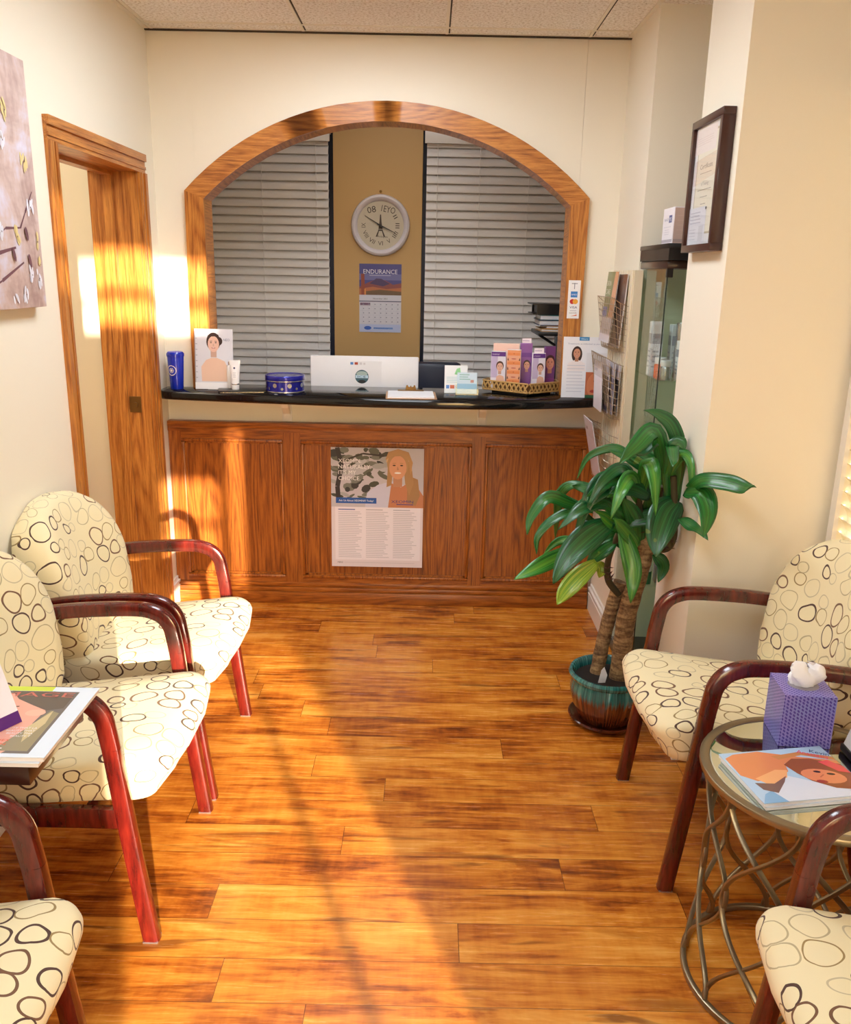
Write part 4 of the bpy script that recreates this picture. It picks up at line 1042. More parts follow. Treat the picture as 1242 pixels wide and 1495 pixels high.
s = .4305
t2 = thing('cosmetic_tube', 'green and white tube standing on the lowest cabinet shelf', 'cosmetic tube', (.862, 3.12, s), 0, 'products inside the glass cabinet')
bm = bmesh.new(); lathe(bm, [(0,0),(.017,0),(.018,.05),(0,.05)], n=16); obj('tube_cap', bm, green, t2)
bm = bmesh.new(); lathe(bm, [(.016,.0505),(.018,.055),(.012,.11),(.003,.15),(0,.15)], n=16); lathe(bm, [(0,.0505),(.016,.0505)], n=16); obj('tube_body', bm, M['whitep'], t2)
pbox('product_box', 'grey box beside the green tube on the lowest cabinet shelf', 'box', .895, .95, 3.12, 3.16, s, .10, (150,156,160))
# boxes on top
t = thing('black_box', 'flat black box lying on top of the glass cabinet', 'box', (1.0, 3.26, 1.6325))
bm = bmesh.new(); box(bm, .815, 1.15, 3.05, 3.46, 1.6325, 1.672); obj('box_body', bm, M['black'], t, world=True)
bm = bmesh.new(); box(bm, .812, 1.153, 3.047, 3.463, 1.6722, 1.688, 0, .002); obj('box_lid', bm, M['black'], t, world=True)
t = thing('product_box', 'white skin-care box with blue logo standing on the flat black box', 'box', (.90, 3.20, 1.6885))
bm = bmesh.new(); box(bm, .842, .955, 3.13, 3.27, 1.6885, 1.812, 0, .001); obj('carton', bm, [ink((236,234,240))], t, world=True)
P = Print(.135, .118, (238,236,242), .0004); P.rect(.078,.07,.116,.095,(60,80,150)); P.text("MD",.097,.075,.019,(236,238,246),'c',.026); P.text("NASI",.018,.077,.013,(130,140,170),'l',.05); P.rect(.02,.055,.11,.057,(206,208,220)); P.rect(0,.004,.135,.014,(180,176,188)); P.lines(.03,.10,.05,.028,3,(214,214,224))
P.build('box_print', t, (.8415, 3.267, 1.691), (0,-1,0), (0,0,1))
P = Print(.108, .118, (206,180,170), .0004); P.rect(0,.004,.108,.014,(180,160,156)); P.lines(.01,.09,.10,.02,5,(214,190,182),.0015); P.build('box_side', t, (.8445, 3.1295, 1.691), (1,0,0), (0,0,1))

# certificate in a deep frame on the pilaster
t = thing('certificate_frame', 'framed certificate in a deep walnut frame on the white pilaster', 'picture frame', (.833, 2.75, 1.65))
fy0, fy1, fz0, fz1 = 2.605, 2.90, 1.652, 2.040
bm = bmesh.new(); fw = .022
box(bm, .812, .849, fy0, fy1, fz0, fz0+fw, 0, .0015); box(bm, .812, .849, fy0, fy1, fz1-fw, fz1, 0, .0015); box(bm, .812, .849, fy0, fy0+fw, fz0+fw, fz1-fw, 0, .0015); box(bm, .812, .849, fy1-fw, fy1, fz0+fw, fz1-fw, 0, .0015)
obj('frame', bm, M['framebrown'], t, world=True)
w_, h_ = fy1-fy0-2*fw, fz1-fz0-2*fw
P = Print(w_, h_, (238,236,240), .003)
P.rect(.03,.03,w_-.02,h_-.02,(186,166,130)); P.rect(.036,.036,w_-.026,h_-.026,(240,232,214))
P.text("Certificate",.125,h_*.64,.02,(120,104,90),'c',.12); P.rect(.07,h_*.60,.18,h_*.605,(170,150,130)); P.text("of Training",.125,h_*.50,.014,(120,104,90),'c',.07)
for k, (a, b) in enumerate(((.06,.19),(.09,.16),(.10,.15),(.08,.17))): P.rect(a, h_*(.46-.06*k), b, h_*(.467-.06*k), (160,146,130))
P.rect(.0,h_*.63+.05,w_-.05,h_-.005,(242,228,226)); P.lines(.02,w_-.07,h_-.03,h_*.84,4,(226,206,206),.002)
P.rect(.0,.0,.17,.11,(230,230,240)); P.lines(.015,.13,.10,.06,4,(176,176,196),.003); P.rect(.11,.01,.155,.055,(206,206,216)); P.lines(.015,.10,.05,.012,4,(190,190,206),.002); P.rect(.16,.10,.172,.108,(60,50,46))
P.build('certificate', t, (.824, fy1-fw, fz0+fw), (0,-1,0), (0,0,1))
obj('frame_glass', B(.8195, .8205, fy0+fw, fy1-fw, fz0+fw, fz1-fw), M['wglass'], t, world=True)

# canvas painting on the left wall
pt = thing('canvas_painting', 'blush and lilac canvas of white and yellow blossom on the left wall', 'painting', (-1.19, 2.18, 1.452))
k = N('blossom_canvas'); co = k.coord()
n1 = k.noise(k.map(co, (1,1,.8)), 5, 5, .65, .6); n2 = k.noise(k.map(co, (1,1,.35)), 13, 4, .7); n3 = k.noise(k.map(co,(1,.3,1)), 30, 3)
f = k.math('ADD', k.math('MULTIPLY', n1, .55), k.math('MULTIPLY', n2, .3)); f = k.math('ADD', f, k.math('MULTIPLY', n3, .15))
k.base(k.ramp(f, [(.34, (150,124,122)), (.45, (186,158,150)), (.52, (208,184,176)), (.60, (214,206,220)), (.72, (234,232,240))])); k.rough(.8); k.bump(n2, .2, .003)
obj('canvas', B(-1.2095, -1.175, 1.68, 2.685, 1.452, 2.135, .002), k.m, pt, world=True)
bm = bmesh.new(); rs = random.Random(11)
def petal(y, z, ry, rz, mi, rot=0, x=-1.1745, lay=0):
    bm.faces.new([bm.verts.new((x+.0004*lay, y+ry*math.cos(a)*math.cos(rot)-rz*math.sin(a)*math.sin(rot), z+ry*math.cos(a)*math.sin(rot)+rz*math.sin(a)*math.cos(rot))) for a in [2*PI*i/14 for i in range(14)]]).material_index = mi
def flower(y, z, s, mi):
    for q in range(7):
        a = rs.random()*6.28; L = s*(.2+.5*rs.random()); yy, zz = y+L*.7*math.cos(a), z+L*math.sin(a)
        if 1.70 < yy < 2.662 and 1.475 < zz < 2.11: petal(yy, zz, s*.17, s*(.3+.25*rs.random()), mi, rs.random()*1.2-.6, lay=q+1)
    if 1.70 < y < 2.662: petal(y, z, s*.07, s*.08, 2, lay=9)
def branch(pts, w0):
    for (ya, za), (yb, zb) in zip(pts, pts[1:]):
        d = math.hypot(yb-ya, zb-za); a, b = -(zb-za)/d*w0, (yb-ya)/d*w0
        bm.faces.new([bm.verts.new((-1.1742, ya+a, za+b)), bm.verts.new((-1.1742, yb+a*.5, zb+b*.5)), bm.verts.new((-1.1742, yb-a*.5, zb-b*.5)), bm.verts.new((-1.1742, ya-a, za-b))]).material_index = 2
branch([(2.36,1.62),(2.47,1.67),(2.56,1.675),(2.60,1.72),(2.655,1.78)], .004); branch([(2.0,1.5),(2.2,1.56),(2.40,1.60),(2.52,1.62)], .006); branch([(2.2,1.46),(2.42,1.53),(2.56,1.58)], .005); branch([(1.75,1.8),(2.0,1.72),(2.3,1.66)], .005)
for y, z, s_, m_ in [(2.63,1.735,.035,0),(2.62,1.86,.035,1),(2.655,1.64,.035,1),(2.53,1.65,.035,1),(2.66,1.575,.028,1),(2.60,1.545,.03,0),(2.645,1.535,.03,0),(2.55,1.49,.03,0),(2.49,1.47,.03,0),(2.44,1.66,.03,0),(2.42,2.10,.04,0),(2.53,1.98,.03,1),(2.5,1.90,.03,0),(2.3,1.75,.04,0),(2.1,1.65,.04,1),(2.2,1.95,.04,0),(1.9,1.8,.04,0)]: flower(y, z, s_, m_)
for y, z in ((2.59,1.66),(2.595,1.585),(2.5,1.60)): petal(y, z, .008, .02, 2, .3, lay=8)
obj('painted_blossom', bm, [ink((230,228,238), .7), ink((226,206,146), .7), ink((112,74,82), .7)], pt, world=True, smooth=0)

# ================================================================== CHAIRS
def outline_seat(n=14):
    """plan outline (x forward, y across), counter-clockwise"""
    pts = []
    hw_f, hw_b, xf, xb, r = .240, .218, .325, -.20, .06
    def corner(cx, cy, r, a0, a1): return [(cx+r*math.cos(a0+(a1-a0)*i/n), cy+r*math.sin(a0+(a1-a0)*i/n)) for i in range(n+1)]
    pts += corner(xf-r-.01, -hw_f+r, r, -PI/2, -.1)
    pts += [(xf+.004, y) for y in (-.08, 0, .08)]
    pts += corner(xf-r-.01, hw_f-r, r, .1, PI/2)
    pts += [(x, hw_f-(hw_f-hw_b)*((xf-r-x)/(xf-r-xb))) for x in (.15, .05, -.05, -.12)]
    pts += corner(xb+.04, hw_b-.04, .04, PI/2, PI)
    pts += corner(xb+.04, -hw_b+.04, .04, PI, 1.5*PI)
    pts += [(x, -hw_f+(hw_f-hw_b)*((xf-r-x)/(xf-r-xb))) for x in (-.12, -.05, .05, .15)]
    return pts
def outline_back(n=40):
    """front outline (y across, z up)"""
    pts = []
    zc, zb = .66, .40
    for i in range(n+1):
        a = PI*i/n; c, s_ = math.cos(a), math.sin(a)
        pts.append((.256*math.copysign(abs(c)**.78, c), zc+.232*abs(s_)**.88))
    pts += [(-.242, .54), (-.222, .46)]
    r = .04
    pts += [(-.205+r-r*math.cos(q), zb+r-r*math.sin(q)) for q in (0, .5, 1.05, 1.5)]
    pts += [(-.08, zb), (0, zb), (.08, zb)]
    pts += [(.205-r+r*math.cos(q), zb+r-r*math.sin(q)) for q in (1.5, 1.05, .5, 0)]
    pts += [(.222, .46), (.242, .54)]
    return pts
def cushion(out, levels, cen, place, uvf):
    """rings of the outline shrunk to the centre by level; place(u, v, h) -> xyz"""
    bm = bmesh.new(); rings = []; info = {}
    for ins, h, drop in levels:
        ring = []
        for (u, v) in out:
            du, dv = u-cen[0], v-cen[1]; L = math.hypot(du, dv); f = max(0, (L-ins)/L) if ins < .9 else 0
            if ins >= .9: uu, vv = cen
            else: uu, vv = cen[0]+du*f, cen[1]+dv*f
            vt = bm.verts.new(place(uu, vv, h)); ring.append(vt)
            info[vt] = (uu+du/L*drop, vv+dv/L*drop)
        rings.append(ring)
    n = len(out); uvl = bm.loops.layers.uv.new('UVMap')
    for a, b in zip(rings, rings[1:]):
        for i in range(n):
            j = (i+1) % n; f = bm.faces.new((a[i], a[j], b[j], b[i]))
            for lp in f.loops: lp[uvl].uv = uvf(info[lp.vert])
    bmesh.ops.remove_doubles(bm, verts=bm.verts, dist=1e-6)
    return bm
def fr_level(depth):
    """pillow profile: inset, height, uv drop"""
    T_ = depth
    return [(.95, -T_, 0), (.15, -T_, .16), (.06, -T_, .13), (.022, -T_+.002, .12), (.006, -T_+.012, .105), (0, -T_+.03, .085), (0, -.035, .045), (.003, -.018, .025), (.012, -.006, .010), (.03, .002, 0), (.07, .008, 0), (.13, .011, 0), (.95, .013, 0)]
def make_chair():
    t = thing('armchair', 'x', 'chair', (0,0,0)); t['group'] = 'matching waiting-room armchairs with ring-pattern fabric'
    def placeS(x, y, h):
        z = .450 + .035*(x/.33) + h
        z -= .022*max(0, (x-.22)/.1)**2
        if h < -.03: x2 = x-.035*max(0, (x-.1)/.2)*min(1, (-h-.03)/.06)
        else: x2 = x
        return (x2, y, z)
    lvs = [(.95,-.11,0),(.15,-.11,.18),(.05,-.11,.15),(.015,-.108,.13),(.003,-.10,.118),(0,-.08,.10),(0,-.035,.05),(.001,-.02,.03),(.005,-.010,.014),(.014,-.002,0),(.03,.003,0),(.07,.008,0),(.13,.011,0),(.95,.013,0)]
    obj('seat', cushion(outline_seat(), lvs, (.06, 0), placeS, lambda p: (p[0], p[1])), M['fabric'], t, smooth=60)
    def placeB(y, z, h):
        x = -.125 - .24*(z-.42) + h*1.15 + .05*(y/.24)**2*max(0, 1+h/.07) + .012*math.sin((z-.4)*6.5)
        x = max(x, -.298)
        return (x, y, z+h*.2)
    lv = [(a, h*.95, d) for a, h, d in fr_level(.085)]
    obj('backrest', cushion(outline_back(), lv, (0, .62), placeB, lambda p: (p[0]+1.7, p[1]+.9)), M['fabric'], t, smooth=60)
    sec = rrect(.042, .032, .010)
    for s_ in (-1, 1):
        y = .258*s_
        path = [(.262, y, 0), (.238, y, .20), (.214, y, .42), (.204, y, .52)]
        bm = bmesh.new(); sweep(bm, smoothpts(path, 4), sec, (0,1,0)); lf = obj('leg', bm, M['cherry'], t, smooth=40)
        arm = [(.204, y, .52), (.198, y, .56), (.190, y, .598), (.168, y, .628), (.132, y, .644), (.09, y, .648), (0, y, .645), (-.10, y, .637), (-.19, y, .622), (-.235, y, .600)]
        bm = bmesh.new(); sweep(bm, smoothpts(arm, 4), sec, (0,1,0)); obj('armrest', bm, M['cherry'], t, smooth=40)
        bm = bmesh.new(); sweep(bm, smoothpts([(-.235, y, .600), (-.215, y, .50), (-.205, y, .36), (-.225, y, .16), (-.262, y, 0)], 4), sec, (0,1,0)); lr = obj('leg', bm, M['cherry'], t, smooth=40)
        obj('side_rail', B(-.205, .215, y-.011-.02*s_, y+.011-.02*s_, .300, .352, .003), M['cherry'], t)
        obj('foot_glide', B(.244, .280, y-.0165, y+.0165, 0, .004), M['silver'], lf); obj('foot_glide', B(-.280, -.244, y-.0165, y+.0165, 0, .004), M['silver'], lr)
    bm = bmesh.new(); box(bm, -.19, -.165, -.226, .226, .30, .352, 0, .002); box(bm, .12, .145, -.226, .226, .30, .352, 0, .002)
    obj('cross_rail', bm, M['cherry'], t)
    bm = bmesh.new(); box(bm, -.226, -.206, -.245, .245, .45, .50, 0, .003); obj('back_support', bm, M['cherry'], t)
    return t
c0 = make_chair()
c0['label'] = 'ring-pattern armchair by the oak doorway, farthest back on the left side'
c0.location = (-.905, 2.553, 0)
dup(c0, (-.905, 1.972, 0), 0, 'ring-pattern armchair between the doorway chair and the magazine table on the left')
dup(c0, (-.905, 1.062, 0), 0, 'ring-pattern armchair cut by the lower left corner, in front of the magazine table')
dup(c0, (.92, 2.185, 0), PI, 'ring-pattern armchair beside the potted plant and the pilaster')
dup(c0, (.92, 1.080, 0), PI, 'ring-pattern armchair cut by the lower right corner, in front of the round table')

# ================================================================== TABLES
t = thing('side_table', 'dark espresso side table between the left chairs, under the magazines', 'side table', (-.97, 1.485, 0))
obj('table_top', B(-1.19, -.712, 1.362, 1.612, .655, .6945, .002), M['darkbrown'], t, world=True)
bm = bmesh.new(); lathe(bm, [(0,.03),(.03,.03),(.022,.12),(.022,.60),(.035,.6545),(0,.6545)], -1.06, 1.485, 20); obj('pedestal', bm, M['darkbrown'], t, world=True)
bm = bmesh.new(); box(bm, -1.17, -.95, 1.375, 1.595, 0, .0295, 0, .006); obj('table_foot', bm, M['darkbrown'], t, world=True)
ZM = .695
mag('magazine', 'magazine with a blue-white back cover edge lying under the IMAGE magazine', 'magazine', (-.895, 1.358, ZM+.0088), (1,0,0), (0,1,0), .205, .272, .0085, (226,234,240), lambda P,w,h: (P.rect(0,0,w,h,(226,234,242)),), 'magazines on the dark side table', .2)
def art_image(P, w, h):
    P.rect(0,0,w,h,(222,232,242)); P.rect(0,h*.93,w*.55,h,(206,220,70)); P.rect(0,.012,w-.034,h*.925,(112,104,98))
    P.poly([(0,.012),(.12,.012),(.15,.06),(.13,.12),(.135,.19),(.10,.225),(.06,.24),(0,.24)], (236,172,150))
    P.poly([(.03,.25),(.06,.215),(.10,.19),(.135,.17),(.165,.18),(.165,.235),(.12,.25)], (96,84,74)); P.poly([(.10,.02),(.165,.02),(.165,.16),(.145,.17),(.13,.11)], (150,138,106)); P.poly([(.125,.10),(.15,.17),(.155,.12),(.14,.05)], (206,186,140))
    P.ell(.118,.160,.020,.013,(240,184,160)); P.ell(.045,.165,.020,.006,(60,36,50)); P.line([(.02,.182),(.075,.184)], .004, (110,70,60)); P.poly([(0,.09),(.06,.11),(.10,.14),(.06,.12),(0,.10)], (206,120,100)); P.ell(.018,.075,.016,.008,(196,80,84))
    P.text("IMAGE", w-.040, h*.835, .027, (200,110,96), 'r', .165)
    for q in range(4): P.text("BEAUTY THAT LASTS"[:14-q*2], .148, .098-.010*q, .0085, (240,236,232), 'r')
    P.text("GREAT LASHES", .115, .052, .010, (226,96,60), 'r', .10); P.text("SUMMER SKIN", .115, .038, .010, (226,96,60), 'r', .10); P.rect(.05,.026,.115,.029,(240,230,220))
t = mag('magazine', 'IMAGE magazine with a profile face on the cover, on the dark side table', 'magazine', (-.886, 1.362, ZM+.0185), (1,0,0), (0,1,0), .205, .270, .009, (222,232,242), art_image, 'magazines on the dark side table', .2)
# tilted brochure holder, half out of frame
t = thing('brochure_holder', 'white card with a purple foot standing on the IMAGE magazine at the left edge', 'brochure holder', (-.84, 1.46, ZM+.020))
P = Print(.13, .20, (236,232,242), .003); P.rect(0,0,.13,.024,(84,26,120)); P.lines(.02,.11,.18,.06,6,(206,200,220),.003)
P.build('holder_card', t, (-.842, 1.372, ZM+.0205), (.50,.87,0), (-.30,.10,1))
bm = bmesh.new(); prism(bm, [(-.93, ZM+.020), (-.87, ZM+.14), (-.865, ZM+.14), (-.875, ZM+.020)], 1.42, 1.44, 'xz'); obj('holder_foot', bm, M['paper'], t, world=True)

# round mirrored table
TX, TY, TR = .857, 1.632, .237
t = thing('round_side_table', 'round mirrored side table with scrolled champagne metal base', 'side table', (TX, TY, 0))
bm = bmesh.new(); n = 64; a_ = [(TX+(TR-.007)*math.cos(2*PI*i/n), TY+(TR-.007)*math.sin(2*PI*i/n), .541) for i in range(n)]
sweep(bm, a_, rrect(.022, .016, .004), (0,0,1), closed=True); obj('top_rim', bm, M['champ'], t, world=True)
bm = bmesh.new(); lathe(bm, [(0,.536),(TR-.018,.536),(TR-.018,.5465),(TR-.024,.5475),(0,.5475)], TX, TY, 64); obj('mirror_top', bm, M['mirror'], t, world=True)
bm = bmesh.new(); a_ = [(TX+.225*math.cos(2*PI*i/n), TY+.225*math.sin(2*PI*i/n), .008) for i in range(n)]
sweep(bm, a_, rrect(.014, .016, .004), (0,0,1), closed=True); obj('base_ring', bm, M['champ'], t, world=True)
bm = bmesh.new(); K = 9
for kx in range(K):
    for sg in (1, -1):
        pts = []
        for i in range(41):
            f = i/40; z = .016+.516*f
            th = 2*PI*(kx+.5)/K + sg*(PI/K)*1.05*math.cos(PI*2*f*1.0)*(1)
            R_ = .222-.018*math.sin(PI*f) + .002*sg
            pts.append((TX+R_*math.cos(th), TY+R_*math.sin(th), z))
        sweep(bm, pts, rrect(.0065, .012, .002), None)
obj('scrollwork', bm, M['champ'], t, world=True)
# magazine on it (rotated), stack of two
ZR = .5488
ang = math.radians(10); r_ = Vector((math.cos(ang), math.sin(ang), 0)); u_ = Vector((-math.sin(ang), math.cos(ang), 0)); o_ = Vector((.688, 1.486, 0))
mag('magazine', 'glossy magazine lying directly on the mirrored table under the beach-cover one', 'magazine', o_+Vector((.004,-.002,ZR+.0072)), r_, u_, .245, .185, .007, (220,226,236), lambda P,w,h: P.rect(0,0,w,h,(214,222,234)), 'magazines on the mirrored table', .15)
def art_beach(P, w, h):
    P.rect(0,0,w,h,(176,206,236)); P.poly([(.03,0),(w,0),(w,.03),(.16,.05),(.08,.10),(.05,.06)], (214,222,240)); P.poly([(0,.0),(.055,0),(.04,.04),(.02,.03)], (130,176,220))
    P.poly([(.005,.165),(.005,.10),(.03,.075),(.075,.08),(.115,.10),(.125,.13),(.20,.10),(w,.09),(w,.125),(.17,.15),(.09,.182),(.03,.178)], (222,140,92))
    P.poly([(.03,.085),(.05,.055),(.10,.08),(.115,.105),(.09,.11)], (240,176,120)); P.poly([(.02,.07),(.025,.045),(.05,.03),(.085,.065),(.10,.085),(.06,.062)], (120,90,84))
    P.poly([(.12,.125),(.13,.09),(.145,.06),(.18,.03),(w,.012),(w,.11),(.19,.14),(.15,.145)], (150,84,50)); P.poly([(.12,.145),(.18,.155),(w,.125),(w,.14),(.18,.168),(.11,.16)], (206,140,84))
    P.ell(.180,.073,.046,.026,(226,140,98),20,-.35); P.ell(.165,.055,.012,.006,(160,60,50),10,-.3); P.ell(.20,.078,.009,.004,(50,30,26),10,-.3); P.ell(.175,.09,.008,.004,(50,30,26),10,-.3); P.line([(.183,.078),(.170,.070)], .003, (190,110,80))
    P.text("Anastasia", .175, .165, .020, (226,60,110), 'l', .065, -.55); P.text("Kevin", .205, .163, .018, (36,60,120), 'l', .04, -.55); P.poly([(.20,.125),(.225,.128),(w,.10),(w,.075),(.222,.085)], (226,84,84))
mag('magazine', 'magazine with a sunbathing woman on the cover, on the mirrored round table', 'magazine', o_+Vector((0,0,ZR+.0152)), r_, u_, .245, .185, .0075, (176,206,236), art_beach, 'magazines on the mirrored table', .15)
# tissue box
t = thing('tissue_box', 'purple honeycomb-patterned cube box of tissues on the round mirrored table', 'tissue box', (.876, 1.785, ZR), math.radians(-5))
k = N('honeycomb_carton'); co = k.coord(); xy_ = k.sep(co); cc_ = k.comb(k.math('SUBTRACT', xy_[0], xy_[1]), k.math('ADD', xy_[2], k.math('MULTIPLY', k.math('ADD', xy_[0], xy_[1]), .6)), 0.0)
vo = k.n('ShaderNodeTexVoronoi', {'Vector': cc_, 'Scale': 120.0, 'Randomness': .1}, voronoi_dimensions='2D', feature='F1')
rg = k.math('GREATER_THAN', vo.outputs['Distance'], .34)
g = k.noise(co, 14, 2); bc = k.ramp(g, [(.35, (98,112,196)), (.5, (112,90,190)), (.65, (140,100,200))])
k.base(k.mix(k.math('MULTIPLY', rg, .75), lin((72,56,150)), k.mix(.35, bc, lin((190,196,236))))); k.rough(.3)
bm = bmesh.new(); W_ = .057; H_ = .128
vsb = box(bm, -W_, W_, -W_, W_, 0, H_)
crt = obj('carton', bm, k.m, t)
bm = bmesh.new()
for i in range(28):
    a, b = 2*PI*i/28, 2*PI*(i+1)/28; bm.faces.new([bm.verts.new((r1*math.cos(q)*1.15, r1*math.sin(q), H_+.0006)) for r1, q in ((.026,a),(.030,a),(.030,b),(.026,b))])
bm.faces.new([bm.verts.new((.026*1.15*math.cos(2*PI*i/28), .026*math.sin(2*PI*i/28), H_+.0004)) for i in range(28)]); obj('opening', bm, flat('carton_opening', (150,144,150), .6), crt, smooth=0)
bm = bmesh.new(); rs = random.Random(5); n = 30; rings = []
for j in range(9):
    f = j/8; ring = []
    for i in range(n):
        a = 2*PI*i/n; wob = .010*math.sin(3*a+j*.5)+.006*math.sin(7*a+1.3*j)
        r1 = (.024+.012*math.sin(PI*f*.9))*(1-.55*f**3)+wob*(.3+f)
        ring.append(bm.verts.new((r1*1.1*math.cos(a)+.006*f, r1*.55*math.sin(a), H_+.001+.052*f+.008*f*math.sin(2*a+1))))
    rings.append(ring)
for a, b in zip(rings, rings[1:]):
    for i in range(n): bm.faces.new((a[i], a[(i+1)%n], b[(i+1)%n], b[i]))
bm.faces.new(rings[-1]); obj('tissue', bm, flat('white_tissue', (244,244,248), .8), t, smooth=60)
# white holder right of the tissues
t = thing('desk_card_holder', 'white plastic card stand at the right edge of the mirrored table', 'card stand', (1.005, 1.68, ZR))
bm = bmesh.new(); prism(bm, [(.955, ZR+.018), (1.04, ZR+.018), (1.02, ZR+.12), (.985, ZR+.12)], 1.65, 1.72, 'xz'); obj('stand_body', bm, M['whitep'], t, world=True)
bm = bmesh.new(); box(bm, .95, 1.045, 1.645, 1.725, ZR, ZR+.0178, 0, .004); obj('stand_base', bm, M['black'], t, world=True)

# ================================================================== POTTED PLANT
PX, PY = .676, 2.83
t = thing('saucer', 'glazed brown saucer under the teal plant pot', 'saucer', (PX, PY, 0))
k = N('brown_glaze'); v = k.noise(k.coord(), 20, 3); k.base(k.ramp(v, [(.35, (58,22,14)), (.65, (96,42,24))])); k.rough(.15); k.coat(.6); brown = k.m
bm = bmesh.new(); lathe(bm, [(0,0),(.112,0),(.132,.016),(.135,.024),(.130,.026),(.122,.018),(.10,.010),(0,.010)], PX, PY, 48); obj('saucer_dish', bm, brown, t, world=True)
pl = thing('potted_dracaena', 'corn plant with thick canes in a teal and brown glazed pot', 'potted plant', (PX, PY, .0105))
k = N('teal_drip_glaze'); co = k.coord(); xyz = k.sep(co)
an = k.math('ARCTAN2', xyz[1], xyz[0]); drip = k.n('ShaderNodeTexNoise', {'Vector': k.comb(k.math('MULTIPLY', an, 5.5), 0.0, 0.0), 'Scale': 2.2, 'Detail': 3.0}).outputs[0]
edge = k.math('SUBTRACT', xyz[2], k.math('ADD', .055, k.math('MULTIPLY', drip, .115)))
m_ = k.ramp(k.math('ADD', k.math('MULTIPLY', edge, 40.0), .5), [(.0,(0,0,0)),(1,(255,255,255))])
strk = k.n('ShaderNodeTexNoise', {'Vector': k.comb(k.math('MULTIPLY', an, 22.0), 0.0, k.math('MULTIPLY', xyz[2], 4.0)), 'Scale': 1.0, 'Detail': 2.0}).outputs[0]
br = k.ramp(strk, [(.35,(66,26,14)),(.6,(120,62,30)),(.72,(170,110,60))]); te = k.ramp(strk, [(.3,(20,78,80)),(.55,(40,120,120)),(.8,(90,166,160))])
k.base(k.mix(m_, br, te)); k.rough(.15); k.coat(.7)
bm = bmesh.new(); lathe(bm, [(0,0),(.088,0),(.098,.008),(.122,.06),(.133,.10),(.135,.125),(.130,.150),(.128,.158),(.140,.168),(.143,.178),(.138,.187),(.130,.187),(.124,.178),(.120,.160),(.118,.13),(0,.13)], n=56)
pot = obj('pot', bm, k.m, pl)
bm = bmesh.new(); lathe(bm, [(0,.162),(.05,.165),(.10,.160),(.119,.156),(.119,.150),(0,.150)], n=40); soil = obj('soil', bm, M['soil'], pot)
k = N('cane_bark'); co = k.coord(); rngs = k.noise(k.map(co, (.5,.5,3)), 26, 4, .6); fi = k.noise(co, 120, 3)
f = k.math('ADD', k.math('MULTIPLY', rngs, .7), k.math('MULTIPLY', fi, .3))
k.base(k.ramp(f, [(.34,(72,50,34)),(.46,(120,92,62)),(.58,(164,134,92)),(.7,(190,160,112))])); k.rough(.85); k.bump(f, .7, .008); bark = k.m
def cane(pts, r0, r1, name='cane'):
    bm = bmesh.new(); pp = smoothpts(pts, 8); n = len(pp)
    tube(bm, pp, 1, 14, taper=[(r0+(r1-r0)*i/(n-1))*(1+.04*math.sin(i*1.9)) for i in range(n)]); obj(name, bm, bark, pl, world=True, smooth=60)
cane([(.712,2.82,.160),(.722,2.825,.40),(.757,2.83,.59),(.775,2.83,.735)], .034, .031)
cane([(.640,2.86,.160),(.660,2.87,.315),(.690,2.875,.476),(.702,2.875,.523)], .026, .023)
dk = flat('young_stem', (74,66,40), .7, var=.3)
def stem(pts, r0, r1):
    bm = bmesh.new(); pp = smoothpts(pts, 6); n = len(pp); tube(bm, pp, 1, 10, taper=[r0+(r1-r0)*i/(n-1) for i in range(n)]); obj('stem', bm, dk, pl, world=True, smooth=60)
stem([(.697,2.86,.48),(.654,2.85,.535),(.640,2.82,.616),(.658,2.80,.71),(.689,2.79,.78)], .013, .010)
stem([(.779,2.81,.69),(.812,2.76,.685),(.828,2.72,.736),(.822,2.72,.84),(.808,2.72,.95)], .014, .010)
stem([(.772,2.83,.70),(.74,2.81,.767),(.718,2.80,.867)], .014, .011)
stem([(.775,2.83,.70),(.785,2.81,.80),(.790,2.78,.90)], .013, .010)
husk = flat('dried_husk', (92,58,44), .85, var=.3); bm = bmesh.new(); rs = random.Random(9)
for (x, y, z) in [(.640,2.80,.60),(.642,2.805,.575),(.648,2.81,.555),(.818,2.73,.70),(.826,2.72,.73),(.824,2.72,.76),(.808,2.74,.69),(.76,2.80,.735),(.775,2.80,.72)]:
    for q in range(6):
        a = rs.random()*6.28; L = .018+rs.random()*.018; d = Vector((math.cos(a), math.sin(a), rs.random()*.9-.2)); p = Vector((x,y,z)); sd = d.cross(Vector((0,0,1))).normalized()*.006
        tip = p+d*L
        if tip.x > .843: tip.x = .843
        a_, b_, c_ = bm.verts.new(p+sd), bm.verts.new(p-sd), bm.verts.new(tip); e_ = bm.verts.new(p+Vector((0,0,.004))); bm.faces.new((a_,b_,c_)); bm.faces.new((a_,c_,e_)); bm.faces.new((b_,e_,c_))
obj('dried_leaf_bases', bm, husk, pl, world=True)
bm = bmesh.new(); prism(bm, [(.628,.165),(.652,.160),(.660,.205),(.648,.235),(.638,.222)], 2.775, 2.7775, 'xz'); o = obj('plant_tag', bm, M['paper'], pot, world=True); o['label'] = 'white care tag in the soil'

